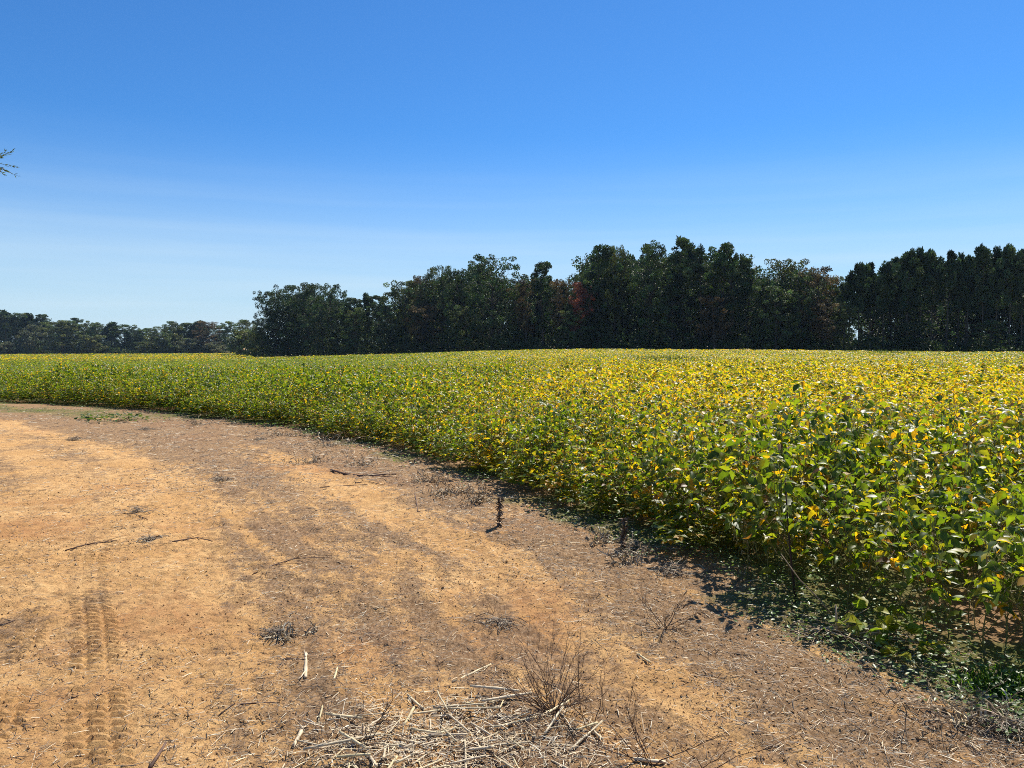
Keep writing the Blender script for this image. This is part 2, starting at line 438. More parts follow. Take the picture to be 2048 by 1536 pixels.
def soy_plant(seed, yel, height=.86):       # -> leaf list, stem Geo, pod Geo
    r = rng(seed)
    stem, pods = Geo(), Geo()
    lean = r.normal(0, .07, 2)
    nn = 13
    hs = np.linspace(.0, height, nn + 2)
    pts = np.stack([lean[0] * hs + .02 * np.sin(hs * 9 + seed), lean[1] * hs + .02 * np.cos(hs * 8 + seed), hs - .02], 1)
    scol = np.array([.15, .15, .045]) * (1 - .3 * yel) + np.array([.06, .03, .0]) * yel
    tube(stem, pts, np.linspace(.0045, .0018, nn + 2), 5, scol)
    P, Dn, Nn, Sc, Lo = [], [], [], [], []
    az = r.uniform(0, 6.28)
    branches = [(pts, 2, nn + 2)]
    for b in range(3):                      # low side branches
        k = 2 + b; a = r.uniform(0, 6.28); ln = r.uniform(.3, .5)
        d = np.array([math.cos(a) * .55, math.sin(a) * .55, .8])
        q = bend(pts[k], pts[k] + d * ln, 6, r, .12)
        tube(stem, q, np.linspace(.003, .0015, 6), 4, scol)
        branches.append((q, 2, 6))
    for q, k0, k1 in branches:
        for k in range(k0, k1):
            az += 2.4 + r.normal(0, .4)
            top = q[k][2] / height
            pl = r.uniform(.10, .20) * (1.15 - .45 * top)
            el = r.uniform(.35, 1.0) + .25 * top
            d = np.array([math.cos(az) * math.cos(el), math.sin(az) * math.cos(el), math.sin(el)])
            e = q[k] + d * pl
            if top < .24 and r.random() < .6: continue
            m = (q[k] + e) / 2 + np.array([0, 0, .015])
            tube(stem, np.array([q[k], m, e]), [.0016, .0013, .001], 3, scol * 1.15, cap=False)
            L_ = r.uniform(.070, .102) * (1.08 - .25 * top)
            drp = r.uniform(-1.0, .25)
            f = norm(np.array([math.cos(az), math.sin(az), drp]))
            tilt = r.normal(0, .52, 3); up = norm(np.array([0, 0, 1.0]) + tilt)
            side = norm(np.cross(f, up))
            for sgn in (-1, 0, 1):
                dd = norm(f + side * sgn * 1.9 + r.normal(0, .12, 3)) if sgn else norm(f + r.normal(0, .08, 3))
                P.append(e + (f * .018 if sgn == 0 else 0)); Dn.append(dd); Nn.append(norm(up + r.normal(0, .28, 3)))
                q_ = L_ * (1.0 if sgn == 0 else .86) * r.uniform(.85, 1.1); Sc.append([q_ * r.uniform(.8, 1.1), q_, q_ * r.uniform(.3, 2.4)]); Lo.append(1 - min(top, 1))
        for k in range(2, min(k1, 9)):     # pods hanging at the nodes
            for _ in range(r.integers(1, 3)):
                a = r.uniform(0, 6.28); d = np.array([math.cos(a) * .5, math.sin(a) * .5, r.uniform(-.9, .3)]) * .045
                p0 = q[k]
                tube(stem, np.array([p0, p0 + d * .3, p0 + d * .65, p0 + d]), [.001, .0042, .004, .0008], 4,
                     np.array([.24, .19, .08]) * r.uniform(.6, 1.1))
    P, Dn, Nn, Sc, Lo = map(np.array, (P, Dn, Nn, Sc, Lo))
    C_ = leaf_colours(r, len(P), yel, Lo)
    return dict(P=P, R=frames(Dn, Nn), S=Sc, C=C_, lo=Lo, stem=stem, pods=pods)
YEL_STEPS = [.06, .06, .18, .18, .38, .38, .62, .62]
PROTO = [soy_plant(100 + k, YEL_STEPS[k]) for k in range(8)]
def leaves_of(p, lod):
    if lod == 0: return inst(LEAF0, LF0, p['P'], p['R'], p['S'], p['C'])
    m = p['lo'] < (.55 if lod == 1 else .45)
    return inst(LEAF1, LF1, p['P'][m], p['R'][m], p['S'][m] * 1.06, p['C'][m])
def yellow_map(x, y):
    u = x / np.maximum(y, 1)
    d = np.hypot(x, y)
    base = np.interp(d, [0, 5, 8, 12, 18, 26, 45, 90, 180, 400], [.07, .09, .20, .36, .48, .50, .40, .38, .40, .42])
    left = sstep(-.05, -.5, u)
    left = sstep(.12, -.24, u)
    base = base * (1 - left) + left * np.interp(d, [0, 60, 80, 170, 240, 420], [.09, .12, .06, .08, .42, .28])
    n = .6 * (fbm(x * .42 + 7, y * .42, 61, 3) - .5) + 1.1 * (fbm(x * .09 + 3, y * .09, 64, 2) - .5)
    return np.clip(base + n * .5 * np.clip(base * 2.2, .15, 1), .02, .7)
def pick_proto(r, yv):
    t = np.clip(yv + r.normal(0, .09, len(yv)), 0, .7)
    return np.searchsorted([.10, .25, .44], t) * 2 + r.integers(0, 2, len(yv))

r = rng(7)
SP = .245
gx, gy = np.meshgrid(np.arange(-24, 34, SP), np.arange(1.5, 44, SP))
gx = gx.ravel() + r.uniform(-.13, .13, gx.size); gy = gy.ravel() + r.uniform(-.13, .13, gy.size)
m = (np.abs(gx) < .70 * gy + .9)
gx, gy = gx[m], gy[m]
sd, _ = edge_dist(gx, gy)
m = sd < -.20 + np.where(gy > 8, .55, .2) * (fbm(gx * .9, gy * .9, 19, 2) - .5)
gx, gy, sd = gx[m], gy[m], sd[m]
gd = np.hypot(gx, gy)
o_ = np.argsort(gd); gx, gy, sd, gd = gx[o_], gy[o_], sd[o_], gd[o_]
gz = land(gx, gy)
grot = r.uniform(0, 6.28, len(gx))
gs = r.uniform(.88, 1.10, len(gx)) * (1 + .85 * (fbm(gx * .75, gy * .75, 23, 3) - .5)) * (np.where(gd < 7, .92, .70) + np.where(gd < 7, .08, .24) * sstep(-.1, -1.7, sd)) * np.where(gd < 7, 1.06, 1)
gp = pick_proto(r, yellow_map(gx, gy))
vis = np.abs(gx) < .668 * gy + .15
NEAR_N = 300
near_i = np.nonzero(vis)[0][:NEAR_N]
SOY_LABEL = ["leafy green soybean plant standing in the nearest edge of the crop beside the bare soil",
             "mostly green soybean plant with scattered yellow leaves in the nearest edge of the crop",
             "half yellowed soybean plant standing among the nearest plants of the crop",
             "mostly yellow soybean plant standing among the nearest plants of the crop"]
SOY_GROUP = ["green soybean plants at the near edge", "partly yellow soybean plants at the near edge",
             "half yellow soybean plants at the near edge", "mostly yellow soybean plants at the near edge"]
soy_first = {}
def place_soy(k, x, y, z, rz, s):
    if k not in soy_first:
        p = PROTO[k]
        root = empty("soybean_plant", (0, 0, 0))
        p['stem'].build("stem", M_STEM, root)
        V, Fs, C = leaves_of(p, 0)
        mesh_obj("foliage", V, Fs, C, M_SOY, root)
        soy_first[k] = root
    else:
        root = copy_tree(soy_first[k])
    root.location = (x, y, z); root.rotation_euler = (0, 0, rz); root.scale = (s, s, s)
    tag(root, SOY_LABEL[k // 2], "soybean plant", SOY_GROUP[k // 2])
for i in near_i: place_soy(int(gp[i]), gx[i], gy[i], gz[i], grot[i], gs[i])

crop = Geo()
rest = np.ones(len(gx), bool); rest[near_i] = False
def bulk(sel, lod, stems):
    for k in range(8):
        ii = np.nonzero(sel & (gp == k))[0]
        if not len(ii): continue
        src = [leaves_of(PROTO[k], lod)]
        if stems:
            V, Fs, C = PROTO[k]['stem'].arrays(); src.append((V, Fs, C))
        c, s_ = np.cos(grot[ii]), np.sin(grot[ii]); z0 = np.zeros_like(c)
        R = np.stack([np.stack([c, -s_, z0], -1), np.stack([s_, c, z0], -1), np.stack([z0, z0, z0 + 1], -1)], 1)
        P = np.stack([gx[ii], gy[ii], gz[ii]], 1)
        for V, Fs, C in src:
            VV, FF, _ = inst(V, Fs, P, R, gs[ii], np.zeros((len(ii), 3)))
            crop.add(VV, FF, np.tile(C, (len(ii), 1)))
bulk(rest & (gd < 13), 0, True)
bulk(rest & (gd >= 13) & (sd > -1.6) & (gd < 42), 0, True)
bulk(rest & (gd >= 13) & (sd <= -1.6) & (gd < 42), 1, False)
# the far crop: leaves that stand on the canopy, coarser with distance
nf = 1000000
d = 40 * (430 / 40) ** r.random(nf)
u = r.uniform(-.72, .72, nf)
fy = d / np.sqrt(1 + u * u); fx = u * fy
TREE_D = lambda px: np.interp(px, [-200, 470, 512, 700, 1000, 1400, 2048, 2400], [425, 425, 238, 215, 180, 155, 140, 135])
lim = TREE_D(1024 + u * F_PX) - 2
m = fy < lim
fx, fy, d = fx[m], fy[m], d[m]
size = np.clip(.0019 * d, .105, .7) * r.uniform(.7, 1.3, len(d))
hz = .73 + .55 * (fbm(fx * .45, fy * .45, 23, 3) - .5) - np.abs(r.normal(0, .13, len(d)))
fP = np.stack([fx, fy, land(fx, fy) + hz], 1)
a = r.uniform(0, 6.28, len(d))
fD = np.stack([np.cos(a), np.sin(a), r.uniform(-.6, .2, len(d))], 1)
fN = norm(np.stack([r.normal(0, .5, len(d)), r.normal(0, .5, len(d)), np.ones(len(d))], 1))
yv = yellow_map(fx, fy)
fC = np.zeros((len(d), 3))
fC = leaf_colours(r, len(d), yv, .3)
V, Fs, Cc = inst(LEAF1, LF1, fP, frames(fD, fN), size, fC)
crop.add(V, Fs, Cc)
# low leafy skirts of the plants along the edge
sk_ = np.nonzero((sd > -.75) & (gd > 6.0))[0]
for rep in range(2):
    kk = gp[sk_]
    for k in range(8):
        ii = sk_[kk == k]
        if not len(ii): continue
        V, Fs, C = leaves_of(PROTO[k], 0)
        P = np.stack([gx[ii] + r.uniform(-.14, .14, len(ii)), gy[ii] + r.uniform(-.14, .14, len(ii)), gz[ii] - .03], 1)
        a = r.uniform(0, 6.28, len(ii)); c, s_ = np.cos(a), np.sin(a); z0 = 0 * c
        Rm = np.stack([np.stack([c, -s_, z0], -1), np.stack([s_, c, z0], -1), np.stack([z0, z0, z0 + 1], -1)], 1)
        q_ = r.uniform(.75, .95, len(ii))
        VV, FF, _ = inst(V, Fs, P, Rm, np.stack([q_, q_, q_ * r.uniform(.42, .62, len(ii))], 1), np.zeros((len(ii), 3)))
        crop.add(VV, FF, np.tile(C, (len(ii), 1)))
co = crop.build("soybean_crop", M_SOY)
tag(co, "wide field of soybeans turning from green to yellow up to the trees", "crop", kind="stuff")
# ------------------------------------------------------------------ low growth, litter and clods on the soil
def scatter(n, seed, y0, y1, smax, dens, smin=-.4):
    r = rng(seed)
    y = y0 * (y1 / y0) ** r.random(n); x = r.uniform(-.70, .70, n) * y
    s, _ = edge_dist(x, y)
    k = (s > smin) & (s < smax) & (r.random(n) < dens(x, y, s))
    return x[k], y[k], s[k], r
# clover-like weeds under the crop edge and on the soil at the far left
def clover_d(x, y, s):
    patch = sstep(.46, .60, fbm(x * 1.2, y * 1.2, 12, 3))
    return np.clip(sstep(.50, -.05, s) * patch * .6 + sstep(15, 19, y) * sstep(3.2, 1.2, s) * sstep(.40, .6, fbm(x * .8, y * .8, 13, 3)) * .25, 0, 1)
x, y, s, r = scatter(150000, 201, 3.0, 24, 3.2, clover_d, -.9)
n = len(x)
h = r.uniform(.01, .10, n) * sstep(.6, -.2, s) + r.uniform(.01, .04, n)
P = np.stack([x, y, ground_z(x, y) + h], 1)
a = r.uniform(0, 6.28, n)
V, Fs, C = inst(LEAF1, LF1, P, frames(np.stack([np.cos(a), np.sin(a), r.uniform(-.3, .5, n)], 1), norm(np.stack([r.normal(0, .4, n), r.normal(0, .4, n), np.ones(n)], 1))),
                r.uniform(.016, .034, n) * np.clip(y / 8, 1, 2), np.array([.10, .16, .045]) * r.uniform(.6, 1.4, (n, 1)))
gw = Geo(); gw.add(V, Fs, C)
tag(gw.build("ground_cover", M_CLOVER), "low small-leaved green weeds carpeting the soil under the crop edge", "ground cover", kind="stuff")

# chopped straw and dead stems: thin folded strips
STRIP = np.array([[-.5, 0, 0], [0, 0, .5], [.5, 0, 0], [-.5, .5, .35], [0, .5, .85], [.5, .5, .35], [-.4, 1, 0], [0, 1, .4], [.4, 1, 0]])
SF = [np.array([[0, 1, 4, 3], [1, 2, 5, 4], [3, 4, 7, 6], [4, 5, 8, 7]])]
def strips(geo, x, y, r, ln, wd, cols, lift=.004, up=.12):
    n = len(x)
    P = np.stack([x, y, ground_z(x, y) + r.uniform(.0, lift, n)], 1)
    a = r.uniform(0, 6.28, n)
    D_ = np.stack([np.cos(a), np.sin(a), r.normal(0, up, n)], 1)
    R = frames(D_, norm(np.stack([r.normal(0, .25, n), r.normal(0, .25, n), np.ones(n)], 1)))
    sc = np.stack([wd, ln, wd * 1.2], 1)
    C = cols[r.integers(0, len(cols), n)] * r.uniform(.7, 1.2, (n, 1))
    geo.add(*inst(STRIP, SF, P, R, sc, C))
PALE = np.array([[.55, .44, .28], [.47, .36, .22], [.38, .28, .17], [.60, .52, .38]])
DARK = np.array([[.10, .065, .04], [.15, .10, .065], [.20, .14, .09], [.07, .05, .035]])
def litter_d(x, y, s):
    b = np.interp(s, [-.4, 0, .9, 1.38, 1.8, 2.5, 3.2, 6], [.5, .8, .8, .18, .5, .5, .15, .15])
    b = b + sstep(8, 12, y) * sstep(4, 1.5, s) * .4
    return np.clip(b + (fbm(x * .9, y * .9, 3, 4) - .5) * 1.2, .03, 1)
lt = Geo()
x, y, s, r = scatter(130000, 301, 2.55, 20, 9, litter_d)
n = len(x); k = np.clip(y / 5, 1, 2.2)
strips(lt, x, y, r, r.gamma(2.2, .012, n) * k + .008, r.uniform(.0012, .0032, n) * k, np.concatenate([DARK, DARK, PALE]))
PILE = [(880, 1505, .50, 1.0), (960, 1425, .24, .7), (1080, 1500, .34, .7), (660, 1525, .2, .5)]
def pile_d(x, y):
    q = np.zeros_like(x)
    for px, py, rad, w in PILE:
        c = g(px, py); q = np.maximum(q, w * np.exp(-((x - c[0]) ** 2 + 2.2 * (y - c[1]) ** 2) / rad ** 2))
    return q
r = rng(311)
x = r.uniform(-1.6, 1.3, 60000); y = r.uniform(2.5, 4.3, 60000)
k = r.random(60000) < .55 * pile_d(x, y) ** 1.3; x, y = x[k], y[k]; n = len(x)
strips(lt, x, y, r, r.gamma(2.2, .016, n) + .008, r.uniform(.0012, .005, n), np.concatenate([PALE, PALE, DARK[:2]]), .014, .18)
tag(lt.build("straw_litter", M_STRAW), "fine chopped straw and dead plant bits strewn over the bare soil", "litter", kind="stuff")
# small clods
ICO = np.array([[0, 0, 1], [.9, 0, .3], [.28, .86, .35], [-.72, .53, .3], [-.7, -.55, .32], [.3, -.85, .28], [0, 0, -.5]])
IF_ = [np.array([[0, 1, 2], [0, 2, 3], [0, 3, 4], [0, 4, 5], [0, 5, 1], [6, 2, 1], [6, 3, 2], [6, 4, 3], [6, 5, 4], [6, 1, 5]])]
x, y, s, r = scatter(75000, 331, 2.55, 14, 8, lambda x, y, s: .25 + .75 * sstep(.4, .65, fbm(x * 1.5, y * 1.5, 71, 3)))
n = len(x)
a = r.uniform(0, 6.28, n)
R = frames(np.stack([np.cos(a), np.sin(a), 0 * a], 1), norm(np.stack([r.normal(0, .3, n), r.normal(0, .3, n), np.ones(n)], 1)))
sc = np.minimum(r.gamma(1.4, .0016, (n, 1)), .009) * r.uniform(.6, 1.3, (n, 3)) + .001
cl = Geo(); cl.add(*inst(ICO, IF_, np.stack([x, y, ground_z(x, y)], 1), R, sc, np.array([.46, .27, .12]) * r.uniform(.45, 1.2, (n, 1))))
tag(cl.build("soil_crumbs", M_CLOD, smooth=False), "loose crumbs of orange-brown soil on the dirt track", "soil crumbs", kind="stuff")

# ------------------------------------------------------------------ individual stalks in the straw pile
def stalk_geo(seed, ln, rad, split=False):
    r = rng(seed); G = Geo()
    n = 7
    q = bend((-ln / 2, 0, 0), (ln / 2, 0, 0), n, r, .035); q[:, 2] *= .3
    rr = rad * (1 + .05 * r.normal(0, 1, n)); rr[r.integers(2, 5)] *= 1.18
    c = np.array([.52, .42, .26]) * r.uniform(.75, 1.2) * np.array([1, r.uniform(.94, 1.02), r.uniform(.85, 1.1)])
    tube(G, q, rr, 7, c)
    for k in range(2 if split else 0):      # a peeling strip of husk
        e = q[-1] if k % 2 == 0 else q[0]; sg = 1 if k % 2 == 0 else -1
        p = bend(e - np.array([sg * ln * .2, 0, -rad]), e + np.array([sg * ln * r.uniform(.05, .25), r.normal(0, rad * 2.5), rad * r.uniform(.2, 1.6)]), 4, r, .15)
        tube(G, p, [rad * .5, rad * .4, rad * .3, rad * .12], 4, c * 1.12)
    return G
STALK = [stalk_geo(400 + k, ln, rd, k % 2 == 0) for k, (ln, rd) in enumerate([(.12, .006), (.17, .0065), (.22, .007), (.30, .007), (.10, .0045), (.26, .005), (.15, .008), (.38, .0065)])]
STALK_ME = [None] * 8
def put_stalk(k, x, y, az, tilt, s, label, group=None, lift=0.0):
    if STALK_ME[k] is None:
        V, Fs, C = STALK[k].arrays(); STALK_ME[k] = make_mesh("dry_stalk", V, Fs, C, M_STRAW)
    o = bpy.data.objects.new("dry_stalk", STALK_ME[k]); COL.objects.link(o)
    o.location = (x, y, float(ground_z(x, y)[0]) + .006 + lift); o.rotation_euler = (0, tilt, az); o.scale = (s, min(s, 1.1), min(s, 1.1))
    tag(o, label, "stalk", group)
def stalk_px(p0, p1, k, label, lift=0.0, fat=1.0):      # lies between two photo pixels
    a, b = g(*p0), g(*p1); c = (a + b) / 2; ln = np.hypot(*(b - a))
    L0 = [.12, .17, .22, .30, .10, .26, .15, .38][k]
    put_stalk(k, c[0], c[1], math.atan2(b[1] - a[1], b[0] - a[0]), 0, ln / L0, label, None, lift)
stalk_px((905, 1362), (982, 1327), 5, "long pale stalk lying by itself just above the pile of straw stalks")
stalk_px((612, 1308), (611, 1355), 6, "short pale stalk crossing the end of a dark twig left of the pile")
stalk_px((674, 1340), (667, 1366), 4, "stubby pale stalk piece lying alone between the pile and the crossed twig")
stalk_px((816, 1396), (848, 1424), 2, "thick pale stalk at the upper left tip of the straw pile", .01)
stalk_px((875, 1402), (895, 1440), 5, "brown-ended stalk sticking up from the middle of the straw pile", .03)
stalk_px((898, 1440), (938, 1475), 3, "stout stalk running down right from the middle of the straw pile", .02)
stalk_px((942, 1455), (990, 1485), 3, "split pale stalk leaning across the centre of the straw pile", .015)
stalk_px((828, 1427), (808, 1462), 1, "pale stalk pointing away from the camera at the left side of the pile", .01)
stalk_px((895, 1436), (1002, 1434), 7, "straight pale stalk lying level across the upper part of the pile", .02)
stalk_px((862, 1484), (935, 1482), 3, "level stalk with a dark shadow under it in the lower part of the pile", .015)
stalk_px((975, 1500), (1060, 1492), 7, "long level stalk at the right end of the straw pile", .012)
stalk_px((588, 1492), (607, 1455), 6, "frayed pale stalk at the far left of the straw pile", .004)
stalk_px((1180, 1300 + 160), (1205, 1484), 0, "short pale stalk beside the low bush at the right of the pile", .004)
stalk_px((1275, 1308), (1300, 1325), 4, "thin pale stalk lying below the small black bush", .004)
r = rng(440)
cnt = 0
while cnt < 65:
    x, y = r.uniform(-1.3, 1.1), r.uniform(2.55, 3.9)
    if r.random() > float(pile_d(np.array([x]), np.array([y]))[0]) ** 1.4: continue
    put_stalk(int(r.integers(0, 8)), x, y, r.normal(.2, .9), r.normal(0, .07), r.uniform(.4, .85),
              "broken pale stalk lying loose in the heap of straw stalks", "straw stalks heaped at the bottom of the picture", r.uniform(.0, .022))
    cnt += 1

# ------------------------------------------------------------------ dead twiggy weeds, branches, clumps
def twig_weed(seed, h, spread, n, rad, col, flat=.0):
    r = rng(seed); G = Geo()
    def grow_(p, d, ln, rd, lv):
        e = p + d * ln
        q = bend(p, e, 6, r, .16)
        tube(G, q, np.linspace(rd, rd * .5, 6), 4, col * r.uniform(.7, 1.2))
        if lv < 2:
            for _ in range(int(r.integers(2, 5))):
                k = r.integers(2, 6)
                dd = norm(d + r.normal(0, .38, 3) + np.array([0, 0, .12])); grow_(q[k], dd, ln * r.uniform(.3, .6), rd * .55, lv + 1)
    for k in range(n):
        a = r.uniform(0, 6.28); t = r.uniform(.2, 1) * spread
        d = norm(np.array([math.cos(a) * t, math.sin(a) * t, 1.0 - flat * r.random()]))
        grow_(np.array([r.normal(0, .015), r.normal(0, .015), -.01]), d, h * r.uniform(.45, 1.0), rad, 0)
    return G
DK = np.array([.075, .045, .032]); RD = np.array([.13, .07, .045]); PT = np.array([.40, .30, .19])
def put_weed(px, py, geo, label, name="dead_weed", cat="dead weed", mat=None, rz=0):
    p = g(px, py); o = geo.build(name, mat or M_TWIG)
    o.location = (p[0], p[1], float(ground_z(*p)[0])); o.rotation_euler = (0, 0, rz)
    return tag(o, label, cat)
put_weed(1108, 1422, twig_weed(1, .34, 1.5, 36, .0019, DK, .45), "largest leafless dark bush with upright twigs right of the straw pile")
put_weed(1182, 1440, twig_weed(2, .30, .9, 4, .002, DK, .2), "small dark leafless sprig rising just right of the largest leafless bush")
put_weed(1328, 1262, twig_weed(3, .26, 1.9, 11, .0022, DK * .7, .5), "low black leafless bush spreading on the pale dirt below the crop edge")
put_weed(1296, 1528, twig_weed(4, .36, 1.6, 8, .0021, DK, .3), "spreading leafless bush cut off by the bottom of the picture")
put_weed(1420, 1540, twig_weed(14, .30, 1.5, 3, .002, DK, .4), "long thin bare twigs reaching right at the bottom of the picture")
put_weed(722, 1500, twig_weed(5, .24, 1.0, 6, .002, DK, .1), "sparse dark leafless weed at the left end of the straw pile")
put_weed(1800, 1422, twig_weed(6, .34, 2.2, 7, .0022, PT * .6, .55), "pale dry weed with long spreading stems near the right corner")
put_weed(985, 1225, twig_weed(7, .12, .7, 3, .0016, RD), "tiny reddish sprig standing on the orange wheel track")
put_weed(640, 1490, twig_weed(8, .2, 1.3, 4, .0016, DK, .2), "thin dark twigs leaning over the left end of the straw")
put_weed(1885, 1500, twig_weed(9, .3, 1.5, 3, .002, PT * .5, .3), "pale forked twig near the bottom right corner")
# tall dead stems standing in and before the crop
def stem_line(name, pts, r0, col, label, cat, seed, leafy=False):
    G = Geo(); r = rng(seed)
    tube(G, np.array(pts), np.linspace(r0, r0 * .5, len(pts)), 5, col)
    return tag(G.build(name, M_TWIG), label, cat)
def px3(px, py, depth): return at(px, py, depth)
stem_line("dead_weed", [px3(1592, 1205, 4.75), px3(1583, 1130, 4.75), px3(1577, 1060, 4.76), px3(1570, 960, 4.8)], .008, DK * .6,
          "tall black dead stem standing upright in the front of the crop", "dead weed", 1)
stem_line("dead_weed", [px3(1668, 1235, 4.35), px3(1640, 1200, 4.35), px3(1600, 1160, 4.4), px3(1562, 1108, 4.45)], .005, PT * .7,
          "thin pale dead stem leaning left in front of the crop", "dead weed", 2)
stem_line("dead_weed", [px3(1680, 1238, 4.3), px3(1730, 1190, 4.3), px3(1765, 1140, 4.35), px3(1790, 1100, 4.4)], .004, DK,
          "thin dark dead stem leaning right in front of the crop", "dead weed", 3)
stem_line("dead_weed", [px3(1676, 1265, 4.15), px3(1673, 1240, 4.15), px3(1671, 1210, 4.15)], .009, PT,
          "short pale broken stump stem upright by the fallen soybean plant", "dead weed", 4)
def branch(pix, r0, label, seed, subs=()):
    r0 *= .62
    G = Geo(); r = rng(seed)
    P = []
    for px, py in pix:
        q = g(px, py); P.append([q[0], q[1], float(ground_z(*q)[0]) + r0 * .8])
    P = np.array(P); tube(G, P, np.linspace(r0, r0 * .55, len(P)), 6, DK * 1.7)
    for k, dx, dy in subs:
        e = P[k] + np.array([dx, dy, .03]); tube(G, bend(P[k], e, 4, r, .1), np.linspace(r0 * .5, r0 * .2, 4), 4, DK * 1.7)
    return tag(G.build("fallen_branch", M_TWIG), label, "branch")
branch([(662, 941), (690, 948), (720, 951), (745, 955), (770, 950), (793, 949)], .022, "thick dark fallen branch lying on the soil near the crop edge", 1, ((3, .35, -.3), (2, .3, .2)))
branch([(640, 974), (680, 971), (735, 970)], .011, "straight thin dark branch lying below the thick fallen branch", 2)
branch([(700, 957), (712, 965), (740, 967), (770, 970)], .010, "short curved branch with a hooked end below the thick fallen branch", 3)
branch([(505, 1145), (545, 1132), (590, 1122), (660, 1116)], .007, "long dark twig lying across the middle of the dirt track", 4, ((1, .3, .05), (2, .2, .1)))
branch([(130, 1101), (170, 1091), (205, 1084), (235, 1081)], .008, "dark forked twig lying on the left of the dirt track", 5, ((2, .15, .12), (1, .2, .1)))
branch([(566, 1315), (590, 1318), (612, 1322)], .008, "dark twig joined to the short pale stalk left of the pile", 6)
branch([(345, 1086), (370, 1078), (395, 1074), (425, 1080)], .009, "small dark twig with dead tufts in the middle of the dirt track", 7, ((1, .1, .12),))
branch([(258, 1024), (280, 1032), (296, 1040)], .009, "dark stick lying slanted beside the dead tuft on the left", 8)
branch([(0, 1253), (15, 1250), (30, 1247)], .007, "short dark twig at the left edge of the picture", 9)
branch([(700, 990), (880, 990), (930, 988)][1:], .006, "thin brown twig lying on the brown litter by the upright weed", 10)
branch([(830, 991), (836, 1022), (860, 1018)], .009, "bent pale stick lying between the fallen branch and the upright weed", 11)
branch([(440, 1428), (465, 1410), (510, 1404), (560, 1400)], .006, "thin twig lying on the orange soil left of the straw pile", 12)
branch([(300, 1536), (318, 1510), (332, 1490)], .013, "split greyish stick at the bottom left of the picture", 13)

def dead_tuft(seed, rad, h, n, cols, stand=.25):         # heap of dead curled leaves and stems
    r = rng(seed); G = Geo()
    a = r.uniform(0, 6.28, n); q = rad * np.abs(r.normal(0, .42, n))
    P = np.stack([np.cos(a) * q, np.sin(a) * q * .8, .7 * h * r.random(n) ** 1.5 * np.exp(-(q / rad) ** 2)], 1)
    b = r.uniform(0, 6.28, n)
    R = frames(np.stack([np.cos(b), np.sin(b), r.normal(0, stand, n)], 1), norm(r.normal(0, .6, (n, 3)) + np.array([0, 0, 1])))
    ln = r.uniform(.03, .12, n)
    sc = np.stack([r.uniform(.0010, .0032, n), ln * r.uniform(.5, 1, n), r.uniform(.002, .010, n)], 1)
    G.add(*inst(STRIP, SF, P, R, sc, cols[r.integers(0, len(cols), n)] * r.uniform(.6, 1.2, (n, 1))))
    return G
MIXD = np.concatenate([DARK * 1.3, PALE * .55])
for seed, px, py, rad, h, n, lab in [
    (11, 545, 1268, .15, .05, 150, "grey dead grass tuft on the orange soil above the crossed twig"),
    (12, 1000, 1248, .18, .04, 170, "long dark clump of dead weeds beside the orange wheel track"),
    (13, 275, 1025, .28, .07, 190, "dark dead weed tuft in the upper left of the dirt track"),
    (14, 300, 1080, .22, .04, 240, "grey patch of dead stems on the left of the dirt track"),
    (15, 1265, 1105, .22, .13, 260, "withered brown weed at the crop edge with curled dead leaves"),
    (16, 1345, 1150, .24, .09, 200, "flattened withered weed below the curled brown one at the crop edge"),
    (21, 150, 880, .24, .07, 240, "dark dead tuft near the left side of the bare soil"),
    (22, 2010, 1470, .25, .10, 300, "brown withered leaves heaped in the bottom right corner"),
    (23, 520, 880, .24, .07, 240, "dead brown stems along the middle of the crop edge"),
    (24, 440, 960, .24, .07, 240, "dead dark tuft on the soil left of the fallen branch"),
    (28, 290, 860, .24, .07, 240, "dark dead stems strewn at the far left of the crop edge"),
]:
    put_weed(px, py, dead_tuft(seed, rad, h, n, MIXD), lab, "dead_plant_tuft", "dead weed", M_STRAW)  # mostly clumps of dead weeds, with a little dead grass among them
def dry_weed(seed, rad, h, n):                          # sprawling tan weed: wiry stems with shrivelled leaves
    r = rng(seed); G = Geo()
    for k in range(n):
        a = r.uniform(0, 6.28); q = rad * r.uniform(.3, 1); b = np.array([r.normal(0, .05), r.normal(0, .05), 0])
        c = PALE[r.integers(0, 4)] * r.uniform(.45, .95)
        p = bend(b, b + np.array([math.cos(a) * q, math.sin(a) * q * .8, h * r.uniform(.05, 1)]), 6, r, .22)
        p[:, 2] = np.maximum(p[:, 2], .004)
        tube(G, p, np.linspace(.0026, .0012, 6), 3, c)
        for j in range(1, 6):
            for _ in range(2):
                d = norm(r.normal(0, 1, 3) + np.array([0, 0, .4]))
                G.add(*inst(STRIP, SF, p[j][None], frames(d[None], r.normal(0, 1, (1, 3))), np.array([[r.uniform(.003, .010), r.uniform(.02, .06), .012]]), c[None] * r.uniform(.7, 1.25)))
    return G
